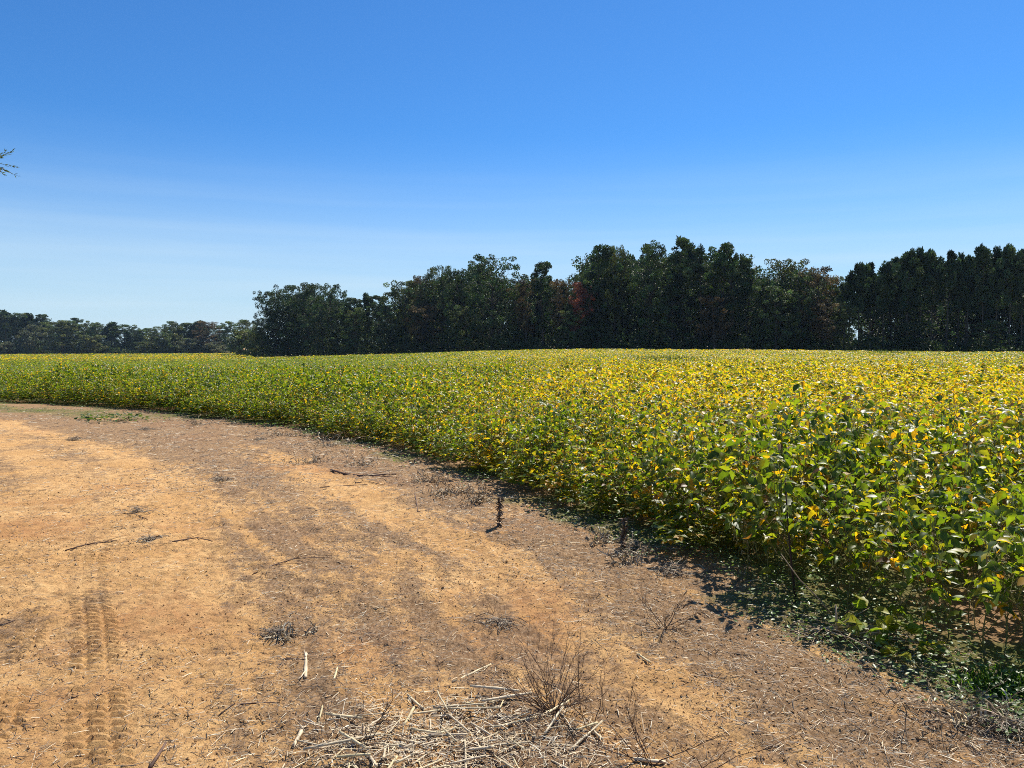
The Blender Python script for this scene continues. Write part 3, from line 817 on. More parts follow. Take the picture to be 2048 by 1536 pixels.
for seed, px, py, rad, h, n, lab in [
    (51, 565, 872, .7, .16, 20, "dry straw-coloured weed lying at the crop edge left of the fallen branch"),
    (52, 655, 893, .7, .20, 24, "tan dry weed against the crop edge above the thick fallen branch"),
    (53, 620, 928, .45, .16, 16, "tan wiry weed just left of the thick fallen branch"),
    (54, 728, 930, .35, .18, 12, "small dry weed standing behind the thick fallen branch"),
    (55, 860, 965, .40, .16, 18, "pale dry weed right of the fallen branches by the crop"),
    (56, 905, 990, .40, .16, 20, "tan dry weed left of the upright brown weed"),
    (57, 962, 1005, .40, .20, 22, "tall tan dry weed leaning beside the upright brown weed"),
    (58, 400, 850, .8, .16, 20, "brownish dry weed mat below the crop edge on the left"),
    (59, 1210, 1085, .22, .10, 14, "wiry pale weed at the crop edge right of the upright brown weed"),
    (60, 1270, 1130, .22, .08, 14, "flattened tan weed over the red patch of soil"),
    (61, 600, 1275, .16, .04, 7, "few pale wisps beside the grey dead grass tuft"),
    (62, 1960, 1440, .25, .07, 16, "tangle of dry tan stems near the bottom right corner"),
]:
    put_weed(px, py, dry_weed(seed, rad, h, n), lab, "dead_weed", "dead weed", M_STRAW)
# upright brown weed with curled leaves clinging to its stem
def upright(seed, h):
    r = rng(seed); G = Geo()
    q = bend((0, 0, -.01), (.01, 0, h), 8, r, .08); tube(G, q, np.linspace(.005, .002, 8), 5, DK)
    n = 120
    t = r.uniform(.08, 1, n); a = r.uniform(0, 6.28, n)
    P = np.stack([np.interp(t, np.linspace(0, 1, 8), q[:, k]) for k in range(3)], 1)
    R = frames(np.stack([np.cos(a), np.sin(a), r.uniform(-1.4, .3, n)], 1), r.normal(0, 1, (n, 3)))
    G.add(*inst(STRIP, SF, P, R, np.stack([r.uniform(.005, .014, n), r.uniform(.02, .05, n), r.uniform(.008, .02, n)], 1),
                np.array([.15, .105, .068]) * r.uniform(.4, 1.5, (n, 1))))
    return G
put_weed(998, 1057, upright(31, .27), "upright brown dead weed with curled leaves standing alone at the crop edge", "dead_weed")
put_weed(1245, 1100, upright(32, .24), "brown dead weed standing before the green ground cover", "dead_weed")

# uprooted soybean plant lying in front of the crop
def fallen_soy():
    root = empty("fallen_soybean_plant", (*g(1690, 1275), 0))
    root.location.z = float(ground_z(*g(1690, 1275))[0])
    r = rng(61); st = Geo(); lf = Geo(); pd = Geo()
    base = np.array([-.10, .05, .03])
    P, D_, N_, S_ = [], [], [], []
    for k in range(9):
        a = r.normal(-.25, .55); ln = r.uniform(.25, .55)
        e = base + np.array([math.cos(a) * ln, math.sin(a) * ln * .8, r.uniform(0, .10)])
        q = bend(base, e, 6, r, .15); q[:, 2] = np.maximum(q[:, 2], .008)
        tube(st, q, np.linspace(.0045, .002, 6), 5, PT * r.uniform(.5, 1))
        for _ in range(4):
            p0 = q[r.integers(1, 6)]; d = np.array([r.normal(0, 1), r.normal(0, 1), r.normal(0, .3)]) * .03
            tube(st, np.array([p0, p0 + d * .4, p0 + d * .8, p0 + d * 1.2]), [.001, .005, .0045, .001], 5, np.array([.33, .25, .12]) * r.uniform(.5, 1.1))
        if k < 7:
            for sgn in (-1, 0, 1):
                b = r.uniform(0, 6.28)
                P.append(q[-1] + np.array([0, 0, .02])); D_.append([math.cos(b), math.sin(b), r.uniform(-.2, .5)]); N_.append(norm(r.normal(0, .5, 3) + np.array([0, 0, 1]))); S_.append(r.uniform(.07, .11))
    o0 = np.array(root.location)
    for px, py, dp in [(1740, 1215, 4.2), (1722, 1240, 4.12), (1760, 1250, 4.05), (1800, 1255, 4.05), (1835, 1285, 3.95), (1795, 1318, 3.85), (1850, 1300, 3.95), (1700, 1250, 4.15), (1780, 1290, 3.95)]:
        e = at(px, py, dp) - o0; e[2] = max(e[2], .04)
        tube(st, bend(base, e, 6, r, .12), np.linspace(.004, .0018, 6), 5, PT * r.uniform(.6, 1))
        for sgn in (-1, 0, 1):
            a = r.uniform(0, 6.28)
            P.append(e + np.array([math.cos(a), math.sin(a), 0]) * .02); D_.append([math.cos(a), math.sin(a), r.uniform(-.3, .6)]); N_.append(norm(r.normal(0, .5, 3) + np.array([0, -.2, 1]))); S_.append(r.uniform(.09, .125))
    for k in range(14):                     # roots and torn stems to the left
        a = r.normal(3.4, .6); ln = r.uniform(.1, .35)
        q = bend(base, base + np.array([math.cos(a) * ln, math.sin(a) * ln, -.01]), 6, r, .3); q[:, 2] = np.maximum(q[:, 2], .006)
        tube(st, q, np.linspace(.004, .0012, 6), 4, PT * r.uniform(.5, 1))
    P, D_, N_, S_ = map(np.array, (P, D_, N_, S_))
    cols = np.array([[.17, .22, .02], [.30, .30, .02], [.13, .20, .02], [.24, .26, .03]])[r.integers(0, 4, len(P))]
    lf.add(*inst(LEAF0, LF0, P, frames(D_, N_), S_, cols))
    st.build("stem", M_STEM, root); lf.build("foliage", M_SOY, root)
    tag(root, "uprooted soybean plant lying on its side with a few yellow-green leaves", "soybean plant")
fallen_soy()
# stray green plants
def small_green(px, py, n, rad, h, label, col, sz):
    r = rng(int(px)); root = empty("green_weed", (*g(px, py), 0)); root.location.z = float(ground_z(*g(px, py))[0])
    a = r.uniform(0, 6.28, n); q = rad * np.sqrt(r.random(n))
    P = np.stack([np.cos(a) * q, np.sin(a) * q, h * (.15 + .85 * r.random(n)) * (1 - .6 * (q / rad) ** 2)], 1)
    lf, st = Geo(), Geo()
    lf.add(*inst(LEAF0, LF0, P, frames(np.stack([np.cos(a), np.sin(a), r.uniform(-.3, .5, n)], 1), norm(r.normal(0, .4, (n, 3)) + np.array([0, 0, 1]))),
                 r.uniform(.7, 1.2, n) * sz, col * r.uniform(.6, 1.4, (n, 1))))
    for k in range(0, n, 4): tube(st, bend((0, 0, -.01), P[k], 4, r, .1), [.003, .002, .002, .001], 4, np.array([.12, .12, .05]))
    st.build("stem", M_STEM, root); lf.build("foliage", M_CLOVER, root)
    tag(root, label, "weed")
small_green(235, 842, 90, .55, .22, "low dark green weed clump standing on bare soil at the left", np.array([.06, .10, .02]), .10)
small_green(190, 838, 40, .35, .14, "smaller green weed clump just left of the low dark one", np.array([.06, .10, .02]), .09)
def grass_tuft(px, py, n, h, label, name="grass_tuft"):
    r = rng(int(px) + 5); G = Geo(); p = g(px, py)
    a = r.uniform(0, 6.28, n)
    P = np.stack([r.normal(0, .06, n), r.normal(0, .06, n), np.zeros(n)], 1)
    R = frames(np.stack([np.cos(a) * .6, np.sin(a) * .6, r.uniform(.5, 1.2, n)], 1), norm(np.stack([np.cos(a), np.sin(a), .6 + 0 * a], 1)))
    G.add(*inst(STRIP, SF, P, R, np.stack([r.uniform(.004, .008, n), h * r.uniform(.5, 1, n), np.full(n, .012)], 1), np.array([.10, .19, .025]) * r.uniform(.6, 1.3, (n, 1))))
    o = G.build(name, M_GRASS); o.location = (*p, float(ground_z(*p)[0])); tag(o, label, "grass tuft")
grass_tuft(2042, 1380, 200, .11, "bright green grass tuft at the right edge below the crop")
grass_tuft(1975, 1372, 90, .08, "short sparse grass tuft left of the bright green one")
def weed_clump(px, py, d, n, w, h, label):               # tall grassy weeds poking out of the crop
    c = at(px, py, d); r = rng(int(px)); G = Geo()
    P = np.stack([r.normal(0, w, n), r.normal(0, w * .6, n), np.zeros(n)], 1); a = r.uniform(0, 6.28, n)
    R = frames(np.stack([np.cos(a) * .35, np.sin(a) * .35, np.ones(n)], 1), norm(np.stack([np.cos(a), np.sin(a), .2 + 0 * a], 1)))
    G.add(*inst(STRIP, SF, P, R, np.stack([np.full(n, .03), h * r.uniform(.6, 1, n), np.full(n, .04)], 1), np.array([.07, .10, .03]) * r.uniform(.6, 1.3, (n, 1))))
    o = G.build("tall_weeds", M_GRASS); o.location = (c[0], c[1], float(land(np.array([c[0]]), np.array([c[1]]))[0])); tag(o, label, "weeds")
weed_clump(1335, 715, 52, 420, 1.3, 1.35, "dark grassy weed patch rising above the yellow crop before the tall pines")
weed_clump(1780, 705, 110, 300, 2.2, 1.4, "dull weed patch in the crop far off before the pine stand")
weed_clump(985, 745, 23, 90, .35, 1.05, "thin grassy weeds poking out of the crop in the middle of the field")

# ------------------------------------------------------------------ trees
QUAD = np.array([[0, -.55, 0], [.5, .05, .12], [0, .55, -.05], [-.45, -.05, .14]])
QF = [np.array([[0, 1, 2, 3]])]
NEED = np.array([[-.10, 0, 0], [.10, 0, 0], [.16, .6, .08], [0, 1, 0], [-.16, .6, .08]])
NF = [np.array([[0, 1, 2, 3, 4]])]
DG = np.array([.042, .066, .020]); OL = np.array([.095, .110, .034]); BRN = np.array([.105, .070, .034]); REDC = np.array([.20, .06, .04])
PN = np.array([.046, .070, .028]); LG = np.array([.085, .115, .036]); PALEC = np.array([.13, .13, .075])
def clump_leaves(geo, cents, radii, n, size, col, r, tmpl='leaf', var=.3):
    cents = np.array(cents); radii = np.array(radii)
    k = r.choice(len(cents), n, p=radii[:, 0] ** 2 / (radii[:, 0] ** 2).sum())
    d = norm(r.normal(0, 1, (n, 3))); q = r.uniform(.45, 1.08, (n, 1)) ** .6
    P = cents[k] + d * q * radii[k]
    cc = np.exp(r.normal(0, var, (len(cents), 1)))[k] * np.exp(r.normal(0, .2, (n, 1)))
    hue = r.normal(0, .10, (len(cents), 1))[k]
    C = col * cc * np.concatenate([1 + hue, 1 + 0 * hue, 1 - hue], 1)
    if tmpl == 'leaf':
        N = norm(d * .7 + r.normal(0, .6, (n, 3)) + np.array([0, 0, .35]))
        geo.add(*inst(QUAD, QF, P, frames(norm(r.normal(0, 1, (n, 3))), N), size * r.uniform(.6, 1.35, n), C))
    else:
        D_ = norm(d + np.array([0, 0, .55]) + r.normal(0, .3, (n, 3)))
        geo.add(*inst(NEED, NF, P, frames(D_, r.normal(0, 1, (n, 3))), size * r.uniform(.7, 1.3, n), C))
BARK = np.array([.075, .058, .045])
def limb(geo, a, b, r0, r1, r):
    q = bend(a, b, 6, r, .14); tube(geo, q, np.linspace(r0, r1, 6), 6, BARK)
def hardwood(seed, H=20., Wd=6., low=.18, top_w=1.0, nl=26, ncl=4, leaves=8000, size=.36, col=DG, clump=1.5, dome=.62, gap=1.0):
    r = rng(seed); tr, cr = Geo(), Geo()
    q = bend((0, 0, -1.0), (r.normal(0, .4), r.normal(0, .4), H * .82), 9, r, .05)
    tube(tr, q, np.linspace(.34, .07, 9) * H / 20, 9, BARK)
    cents, rads = [], []
    for k in range(nl):
        t = (k + .5) / nl; h = low + (1 - low) * t ** .85
        a = k * 2.4 + r.normal(0, .4)
        # crown profile: widest at 'dome', narrowing to the ground and to the top
        prof = (1 - ((h - dome) / (1 - dome)) ** 2) ** .5 * top_w if h > dome else (.55 + .45 * ((h - low) / max(dome - low, .05)))
        R_ = Wd * max(prof, .12) * r.uniform(.55, .95)
        e = np.array([math.cos(a) * R_, math.sin(a) * R_, H * min(h, .95) + r.normal(0, .4)])
        s = np.array([np.interp(max(H * h - R_ * .75, H * .12), q[:, 2], q[:, 0]), np.interp(max(H * h - R_ * .75, H * .12), q[:, 2], q[:, 1]), max(H * h - R_ * .75, H * .12)])
        limb(tr, s, e, .10 * H / 20 + .02, .03, r)
        for _ in range(ncl):
            c = e + r.normal(0, 1, 3) * np.array([1.15, 1.15, .8]) * clump * gap
            c[2] = min(c[2], H * .97); rr = clump * r.uniform(.45, .95)
            cents.append(c); rads.append([rr, rr, rr * r.uniform(.6, .85)])
            if r.random() < .5: limb(tr, e, c, .035, .012, r)
    clump_leaves(cr, cents, rads, leaves, size, col, r)
    return tr, cr
def pine(seed, H=21., Wd=3.4, low=.40, leaves=7500, size=.55, col=PN, flat=False, nb=22, dead=True):
    r = rng(seed); tr, cr = Geo(), Geo()
    if not flat: Wd *= r.uniform(.8, 1.15); low += r.uniform(-.02, .2); nb = int(r.integers(26, 36))
    q = bend((0, 0, -1.0), (r.normal(0, .5), r.normal(0, .5), H * .985), 9, r, .04)
    tube(tr, q, np.linspace(.22, .04, 9), 8, BARK * 1.1)
    cents, rads = [], []
    for k in range(nb):
        t = (k + r.uniform(.1, .9)) / nb; h = low + (.97 - low) * t; a = k * 2.4 + r.normal(0, .7)
        prof = max(1 - t ** 2.2, .12) * (.5 + .5 * min(1, t * 3))
        R_ = Wd * prof * r.uniform(.3, 1.3)
        s = np.array([np.interp(H * h, q[:, 2], q[:, 0]), np.interp(H * h, q[:, 2], q[:, 1]), H * h])
        e = s + np.array([math.cos(a) * R_, math.sin(a) * R_, R_ * (.05 if flat else r.uniform(.2, .7))])
        limb(tr, s, e, .05, .018, r)
        for f in ((.6, 1.0) if flat else (r.uniform(.45, .7), r.uniform(.85, 1.1), 1.0)):
            c = s + (e - s) * f + r.normal(0, .25 if flat else .45, 3)
            c[2] = min(c[2], H * .985)
            rr = r.uniform(.35, .9) * 1.25 if flat else r.uniform(.25, .62)
            cents.append(c); rads.append([rr, rr, rr * (.45 if flat else 1.25)])
    for k in range(3): cents.append(q[-1] - np.array([r.normal(0, .2), r.normal(0, .2), .55 * k])); rads.append([.3 + .12 * k, .3 + .12 * k, .6])
    clump_leaves(cr, cents, rads, leaves, size, col, r, 'needle', .4)
    if dead:
        for k in range(10):                 # dead lower limbs
            h = r.uniform(.2, low); a = r.uniform(0, 6.28); s = np.array([0, 0, H * h])
            limb(tr, s, s + np.array([math.cos(a), math.sin(a), .1]) * r.uniform(.6, 1.6), .03, .01, r)
    return tr, cr
KINDS = {
  'oak':   (lambda s: hardwood(s, 20, 6.0, .14, 1.05, 36, 4, 13500, .27, DG, 1.25, .64), 6.7, 20),
  'tall':  (lambda s: hardwood(s, 20, 3.2, .16, .9, 30, 3, 12600, .28, DG, 1.15, .70), 4.0, 20),
  'olive': (lambda s: hardwood(s, 20, 4.5, .12, 1.0, 28, 4, 12600, .28, OL, 1.3, .65), 5.4, 20),
  'brown': (lambda s: hardwood(s, 20, 4.2, .25, 1.0, 24, 4, 7279, .28, BRN, 1.25, .68, 1.1), 5.2, 20),
  'sparse':(lambda s: hardwood(s, 20, 4.2, .45, 1.0, 24, 4, 5040, .28, OL * .8, 1.1, .72, 1.15), 5.2, 20),
  'red':   (lambda s: hardwood(s, 20, 3.6, .35, 1.0, 22, 4, 7000, .28, REDC, 1.2, .70), 4.6, 20),
  'light': (lambda s: hardwood(s, 20, 3.4, .10, .95, 28, 4, 11200, .28, LG, 1.2, .62), 4.3, 20),
  'pine':  (lambda s: pine(s), 3.4, 21),
  'tallpine': (lambda s: pine(s, 24, 3.8, .58, 3600, .55, PN, True, 13), 3.8, 24),
  'shrub': (lambda s: hardwood(s, 6, 3.0, .08, 1.0, 20, 4, 4500, .30, OL, .9, .5), 3.8, 6),
  'pale':  (lambda s: hardwood(s, 6, 2.6, .12, 1.0, 18, 4, 3500, .28, PALEC, .8, .55), 3.3, 6),
}
NAME = dict(oak="oak_tree", tall="hardwood_tree", olive="hardwood_tree", brown="hardwood_tree", sparse="hardwood_tree", red="maple_tree",
            light="hardwood_tree", pine="pine_tree", tallpine="pine_tree", shrub="shrub", pale="shrub")
VARS = 3
NVARS = dict(pine=6, oak=4)
first_tree, raw = {}, {}
def tree_data(kind, v):
    if (kind, v) not in raw: raw[kind, v] = KINDS[kind][0](sum(map(ord, kind)) * 7 + v)
    return raw[kind, v]
def place_tree(kind, v, x, y, z, sx, sz, rz, label, group=None):
    if (kind, v) not in first_tree:
        tr, cr = tree_data(kind, v)
        root = empty(NAME[kind], (0, 0, 0))
        tr.build("trunk", M_BARK, root)
        cr.build("crown", M_NEEDLE if 'pine' in kind else M_TREE, root, smooth=False)
        first_tree[kind, v] = root
    else:
        root = copy_tree(first_tree[kind, v])
    root.location = (x, y, z); root.rotation_euler = (0, 0, rz); root.scale = (sx, sx, sz)
    cat = "shrub" if kind in ('shrub', 'pale') else ("pine tree" if 'pine' in kind else "tree")
    tag(root, label, cat, group)
TREES = [  # px, top row, half width px, kind, metres behind the wood's edge, label
 (536, 582, 26, 'oak', 3, "leftmost oak of the near wood, leaning out with ragged side branches"),
 (508, 668, 20, 'shrub', -3, "dull bush tucked under the overhanging leftmost oak"),
 (552, 618, 34, 'oak', 0, "low dark oak filling the foot of the left end of the near wood"),
 (645, 622, 34, 'oak', 0, "low dark oak in shade under the three round left-end oaks"),
 (524, 655, 22, 'olive', -1, "low olive bush tree at the very left foot of the near wood"),
 (575, 571, 32, 'oak', 5, "rounded oak second from the left end of the near wood"),
 (617, 565, 36, 'oak', 3, "tallest dark oak at the left end of the near wood"),
 (664, 569, 32, 'oak', 5, "dark round oak right of the tallest one at the left end of the wood"),
 (703, 596, 22, 'tall', 9, "low dark tree in the dip just right of the left-end oaks"),
 (711, 616, 25, 'light', 0, "short yellow-green tree standing in front of the left-end oaks"),
 (732, 589, 17, 'pine', 10, "small pointed dark tree in the dip of the skyline"),
 (762, 591, 24, 'tall', 7, "low dark tree right of the small pointed one in the skyline dip"),
 (782, 612, 30, 'oak', 1, "low dark oak in front of the skyline dip"),
 (812, 563, 34, 'olive', 6, "rounded olive tree that starts the rise right of the skyline dip"),
 (842, 550, 18, 'brown', 7, "thin brownish tree just right of the rounded olive one"),
 (864, 533, 20, 'sparse', 8, "see-through tree with a bare brown top left of the great oak"),
 (893, 529, 15, 'sparse', 9, "sparse lobed treetop just left of the great oak"),
 (850, 610, 34, 'brown', 1, "low brownish tree below the see-through treetops"),
 (918, 537, 30, 'oak', 4, "dark shoulder tree joined to the left side of the great oak"),
 (983, 509, 54, 'oak', 2, "great domed oak, broadest tree left of the middle of the wood"),
 (930, 612, 30, 'olive', 0, "low olive tree at the foot of the great oak"),
 (1052, 560, 26, 'brown', 5, "brownish gap tree right of the great oak"),
 (1087, 525, 25, 'tall', 4, "narrow dark two-lobed tree between the great oak and the red maple"),
 (1122, 556, 22, 'brown', 3, "reddish-green tree just left of the red maple"),
 (1162, 566, 21, 'red', 1, "maple with a rusty red crown in the middle of the wood"),
 (1165, 550, 20, 'light', 8, "pale green treetop just above the red maple"),
 (1150, 622, 26, 'light', 0, "low green tree below the red maple"),
 (1199, 490, 26, 'tall', 4, "tall lobed tree that starts the highest part of the wood"),
 (1229, 494, 20, 'olive', 5, "olive tall tree second in the highest part of the wood"),
 (1248, 500, 15, 'sparse', 7, "thin see-through tree left of the broad dark crown"),
 (1301, 485, 40, 'oak', 3, "broad dark tall crown left of the tallest pine"),
 (1372, 474, 28, 'tallpine', 4, "tallest pine with layered tufts and a bare trunk against the sky"),
 (1402, 492, 27, 'tallpine', 5, "tufted pine just right of the tallest pine"),
 (1352, 500, 16, 'tallpine', 9, "thin pine top squeezed between the broad crown and the tallest pine"),
 (1345, 575, 38, 'oak', 1, "lower dark tree in front of the tallest pine"),
 (1443, 489, 32, 'tall', 3, "big dark tree right of the two tufted pines"),
 (1465, 505, 28, 'oak', 5, "dark crown joined to the right of the big dark tree"),
 (1498, 514, 24, 'tallpine', 6, "leaning tufted pine at the right end of the highest part"),
 (1430, 590, 34, 'brown', 0, "low dull brown tree below the big dark tree"),
 (1568, 516, 42, 'sparse', 7, "open domed tree with sky showing through its branches"),
 (1553, 572, 30, 'light', 0, "oval light green tree in front of the open domed tree"),
 (1528, 560, 26, 'oak', 3, "low dark tree between the leaning pine and the oval green tree"),
 (1634, 534, 32, 'brown', 4, "brown-tinged tree just right of the open domed tree"),
 (1605, 585, 26, 'oak', 1, "low dark tree right of the oval light green tree"),
 (1677, 553, 20, 'sparse', 5, "small sparse tree in the notch before the pine stand"),
 (1650, 608, 30, 'brown', 0, "low brownish tree before the notch in the skyline"),
 (1699, 545, 18, 'pine', 3, "first low pine at the left end of the pine stand"),
 (1719, 531, 19, 'pine', 2, "pointed second pine from the left of the pine stand"),
 (1745, 529, 19, 'pine', 5, "third pine from the left, level with its right neighbour"),
 (1769, 527, 21, 'pine', 3, "rounded fourth pine from the left of the pine stand"),
 (1792, 518, 18, 'pine', 6, "narrow fifth pine from the left where the stand steps up"),
 (1818, 503, 23, 'pine', 2, "bushy pine at the step up, left of the pointed one"),
 (1845, 500, 19, 'pine', 4, "pointed pine near the middle of the pine stand"),
 (1869, 505, 19, 'pine', 3, "pine just right of the pointed one in the pine stand"),
 (1896, 507, 20, 'pine', 2, "broad pine left of the low gap in the pine stand"),
 (1920, 511, 17, 'pine', 5, "thin pine at the low gap in the pine stand"),
 (1940, 513, 17, 'pine', 3, "lowest-topped pine just left of the tall right-hand pines"),
 (1968, 493, 21, 'pine', 2, "tallest pine of the right-hand pine stand"),
 (1998, 498, 20, 'pine', 4, "pine between the tallest two at the right-hand end"),
 (2026, 495, 20, 'pine', 2, "second pine from the right edge of the picture"),
 (2050, 503, 20, 'pine', 3, "rightmost pine cut by the right edge of the picture"),
 (1828, 645, 34, 'oak', 1, "low leafy tree at the foot of the pines below the small sky gap"),
 (1690, 610, 24, 'olive', 0, "low broad-leaved tree at the left foot of the pine stand"),
 (1985, 640, 26, 'light', -1, "low leafy bush tree at the foot of the right-hand pines"),
 # the lower wood far off on the left
 (12, 622, 20, 'pine', 8, "leftmost far tree with a spiky top cut by the left edge"),
 (36, 626, 16, 'light', 10, "second far tree from the left edge"),
 (60, 628, 16, 'pine', 12, "spiky far treetop third from the left edge"),
 (84, 629, 16, 'tall', 14, "far treetop at the right end of the left high part"),
 (66, 652, 20, 'pale', 2, "greyish pale bushy tree low at the far left"),
 (124, 641, 32, 'olive', 0, "broad olive tree standing forward at the far left"),
 (149, 636, 14, 'tall', 10, "pointed far treetop behind the broad olive tree"),
 (172, 641, 16, 'olive', 12, "dull olive far treetop right of the pointed one"),
 (196, 645, 18, 'light', 10, "even green far tree left of the lowest skyline"),
 (222, 645, 18, 'pine', 12, "far pine in the even dark part of the left wood"),
 (246, 649, 18, 'light', 12, "far green tree sloping toward the lowest skyline"),
 (270, 653, 16, 'oak', 14, "low far tree at the lowest part of the skyline"),
 (292, 656, 16, 'light', 14, "lowest far treetop in the left skyline"),
 (316, 653, 18, 'olive', 10, "far olive tree just right of the lowest skyline"),
 (346, 643, 22, 'olive', 6, "far olive tree with a pale crown"),
 (372, 646, 18, 'tall', 10, "far tree between the pale-crowned and the tallest middle one"),
 (393, 642, 18, 'pine', 12, "pointed far tree in the middle of the left wood"),
 (416, 643, 24, 'brown', 3, "brownish far tree standing forward in the left wood"),
 (440, 650, 16, 'light', 12, "far green tree right of the brownish one"),
 (463, 643, 18, 'light', 8, "far light green treetop near the end of the left wood"),
 (490, 640, 22, 'olive', 6, "far olive tree beside the near wood's left end"),
 (15, 684, 16, 'pale', -4, "pale low shrub at the left edge of the far field"),
 (178, 672, 26, 'shrub', -4, "broad dull shrub in front of the dark far trees"),
 (287, 685, 18, 'shrub', -6, "small rounded olive shrub below the lowest skyline"),
 (338, 668, 26, 'shrub', -3, "bushy grey-green shrub right of the small rounded one"),
 (380, 678, 18, 'pale', -5, "pale small shrub before the brownish far tree"),
 (432, 684, 18, 'pale', -6, "light grey-green low shrub near the far field's end"),
 (495, 662, 36, 'shrub', -2, "largest olive shrub beside the near wood's left end"),
]
tr_ = rng(900)
for n_, (px, ty, hw, kind, back, lab) in enumerate(TREES):
    dep = float(TREE_D(px)) + back
    top = at(px, ty, dep)
    z = float(land(np.array([top[0]]), np.array([dep]))[0]) - .1
    w0, h0 = KINDS[kind][1], KINDS[kind][2]
    sz = (top[2] - z) / (h0 * 1.0); sx = hw / F_PX * dep / w0 * (1.16 if 'pine' not in kind else 1.0)
    if kind in ('pine', 'tallpine'): sx *= 1.25
    place_tree(kind, n_ % NVARS.get(kind, VARS), top[0], dep, z, sx, sz, tr_.uniform(0, 6.28), lab)

# the dense wood behind the front trees, and its undergrowth
wd = Geo(); r = rng(910)
def add_far(kind, v, x, y, z, sx, sz, rz, frac):
    tr, cr = tree_data(kind, v)
    c, s_ = math.cos(rz), math.sin(rz); R = np.array([[c, -s_, 0], [s_, c, 0], [0, 0, 1]])
    V, Fs, C = cr.arrays(); K = 5 if 'pine' in kind else 4
    n = len(V) // K; keep = r.random(n) < frac
    V = V.reshape(n, K, 3)[keep]; cen = V.mean(1, keepdims=True); V = cen + (V - cen) * 1.5
    C = C.reshape(n, K, 3)[keep].reshape(-1, 3); m_ = keep.sum()
    F = [f[:1] for f in Fs][0]; FF = (np.arange(K)[None] + (np.arange(m_) * K)[:, None])
    wd.add((V.reshape(-1, 3) * np.array([sx, sx, sz])) @ R.T + np.array([x, y, z]), [FF], C)
    V, Fs, C = tr.arrays(); wd.add((V * np.array([sx, sx, sz])) @ R.T + np.array([x, y, z]), Fs, C)
SKY_TOP = sorted((t[0], t[1]) for t in TREES if t[3] not in ('shrub', 'pale') and t[4] > 1)
sk = np.array(SKY_TOP, float)
for k in range(420):
    px = r.uniform(-60, 2140)
    if 470 < px < 556: continue
    dep = float(TREE_D(px)) + r.uniform(7, 60)
    ty = np.interp(px, sk[:, 0], sk[:, 1]) + r.uniform(14, 55)
    if px < 500: ty = np.interp(px, sk[:, 0], sk[:, 1]) + r.uniform(5, 25)
    top = at(px, ty, dep); z = float(land(np.array([top[0]]), np.array([dep]))[0])
    kind = ['oak', 'tall', 'pine', 'oak'][r.integers(0, 4)] if px < 1680 else ['pine', 'tall', 'oak'][r.integers(0, 3)]
    h0 = KINDS[kind][2]; sz = (top[2] - z) / h0
    add_far(kind, int(r.integers(0, 3)), top[0], dep, z, max(sz, .45) * r.uniform(.8, 1.05), sz, r.uniform(0, 6.28), .22)
tag(wd.build("wood", M_TREE, smooth=False), "dark dense wood filling the depth behind the front row of trees", "wood", kind="stuff")
ug = Geo(); n = 150000
px = r.uniform(-80, 2150, n); bk = r.uniform(-1, 45, n); dep = TREE_D(px) + bk
x = (px - 1024) / F_PX * dep / 1.0
hh = (1.0 + 5.5 * fbm(px / 26, dep / 5, 5, 3) ** 2 * 1.6) * (1 + .9 * sstep(10, 35, bk)) * np.where(px > 1680, .6, 1) * np.where(px > 470, .12 + .88 * sstep(500, 560, px), 1) * r.random(n) ** .8
P = np.stack([x, dep, land(x, dep) + hh], 1)
ug.add(*inst(QUAD, QF, P, frames(norm(r.normal(0, 1, (n, 3))), norm(r.normal(0, 1, (n, 3)) + np.array([0, -.3, .6]))), r.uniform(.25, .6, n) * np.where(px < 500, 1.6, 1),
             np.where((r.random(n) < .15)[:, None], OL, DG) * r.uniform(.6, 1.4, (n, 1))))
tag(ug.build("undergrowth", M_TREE, smooth=False), "dark brush along the foot of the wood", "undergrowth", kind="stuff")

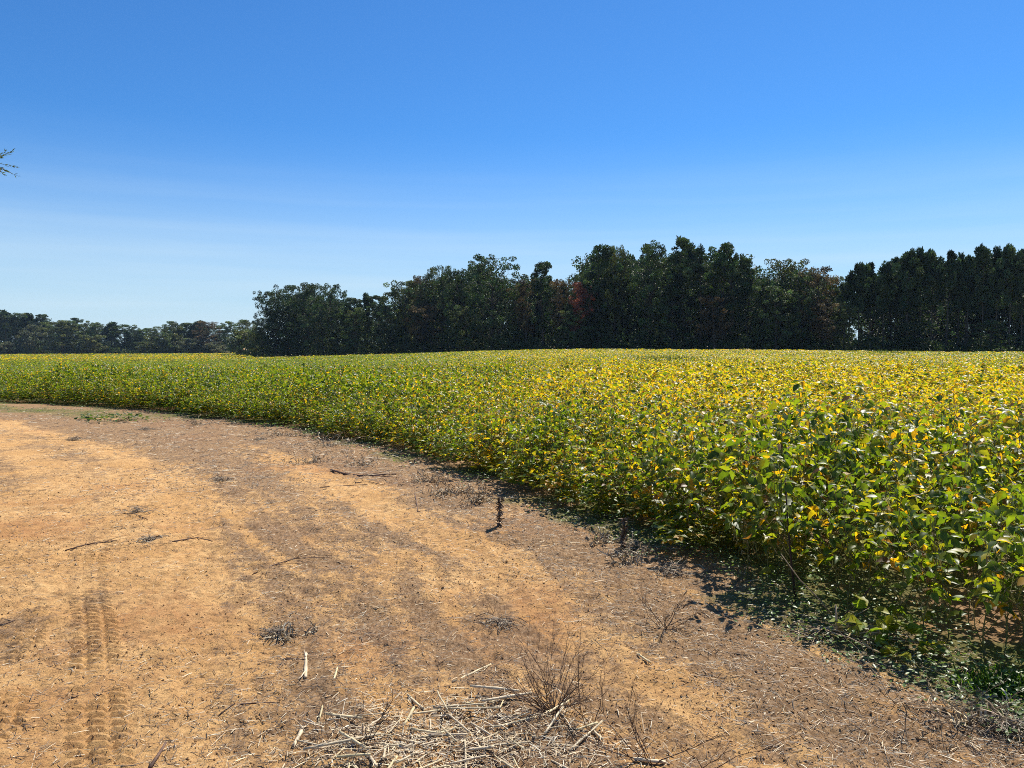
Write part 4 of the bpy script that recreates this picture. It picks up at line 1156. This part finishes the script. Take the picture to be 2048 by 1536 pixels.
# tree standing outside the left of the picture, one leafy branch reaching in
def side_tree():
    base = np.array([-21.5, 21.0]); z = float(ground_z(*base)[0])
    root = empty("willow_tree", (0, 0, 0)); r = rng(950)
    tr, cr = Geo(), Geo()
    B = np.array([*base, z - .3])
    q = bend(B, B + np.array([.5, 0, 9.5]), 9, r, .05); tube(tr, q, np.linspace(.22, .04, 9), 9, BARK)
    tips = []
    for k in range(26):
        h = r.uniform(.3, 1.0); s = np.array([np.interp(h, np.linspace(0, 1, 9), q[:, j]) for j in range(3)])
        a = r.uniform(0, 6.28); e = s + np.array([math.cos(a), math.sin(a), .45]) * r.uniform(1.2, 4.2) * (1.2 - .6 * h)
        limb(tr, s, e, .05, .015, r); tips.append(e)
    s = q[4]; tipc = at(-22, 325, 20)
    limb(tr, s, tipc, .06, .012, r)
    ends = [at(24, 302, 20), at(14, 306, 19.9), at(40, 336, 20.05), at(36, 352, 19.9), at(22, 345, 20), at(14, 300, 20.1), at(10, 352, 20), at(8, 338, 19.9)]
    P, D_ = [], []
    for e in ends:
        w = bend(tipc, e, 9, r, .12); tube(tr, w, np.linspace(.006, .0025, 9), 4, BARK * .8)
        lead = r.random() < .5
        for k in range(3, 9):
            if lead and k > 7: continue
            for _ in range(2):
                P.append(w[k]); D_.append(norm((e - tipc) / np.linalg.norm(e - tipc) + r.normal(0, .45, 3) + np.array([0, 0, -.1])))
    for e in tips:
        for _ in range(150):
            P.append(e + r.normal(0, .45, 3)); D_.append(norm(r.normal(0, 1, 3) + np.array([0, 0, -.5])))
    P, D_ = np.array(P), np.array(D_); n = len(P)
    cr.add(*inst(LEAF1 * np.array([.45, 1, .6]), LF1, P, frames(D_, r.normal(0, 1, (n, 3)) + np.array([0, 0, .5])), r.uniform(.07, .125, n),
                 np.where((r.random(n) < .15)[:, None], np.array([.24, .22, .03]), np.array([.045, .07, .02])) * r.uniform(.7, 1.3, (n, 1))))
    tr.build("trunk", M_BARK, root); cr.build("crown", M_SOY, root)
    tag(root, "tree whose narrow-leaved twig tip hangs against the sky at the left edge", "tree")
side_tree()

# ------------------------------------------------------------------ the air
def haze():
    G = Geo(); x0, x1, y0, y1, z0, z1 = -1000, 1000, -90, 1500, -9, 45
    V = [(x, y, z) for z in (z0, z1) for y in (y0, y1) for x in (x0, x1)]
    G.add(V, [np.array([[0, 2, 3, 1], [4, 5, 7, 6], [0, 1, 5, 4], [2, 6, 7, 3], [0, 4, 6, 2], [1, 3, 7, 5]])], np.array([1, 1, 1]))
    m, t, l = nodes("air"); out = t.nodes.new("ShaderNodeOutputMaterial"); pv = t.nodes.new("ShaderNodeVolumePrincipled")
    pv.inputs["Color"].default_value = (0.52, 0.74, 1.0, 1); pv.inputs["Density"].default_value = HAZE; pv.inputs["Anisotropy"].default_value = 0.0
    l(pv.outputs[0], out.inputs["Volume"])
    o = G.build("haze", m, smooth=False); tag(o, "thin bluish air over the field and woods", "haze", kind="stuff")
HAZE = 0.00008
haze()
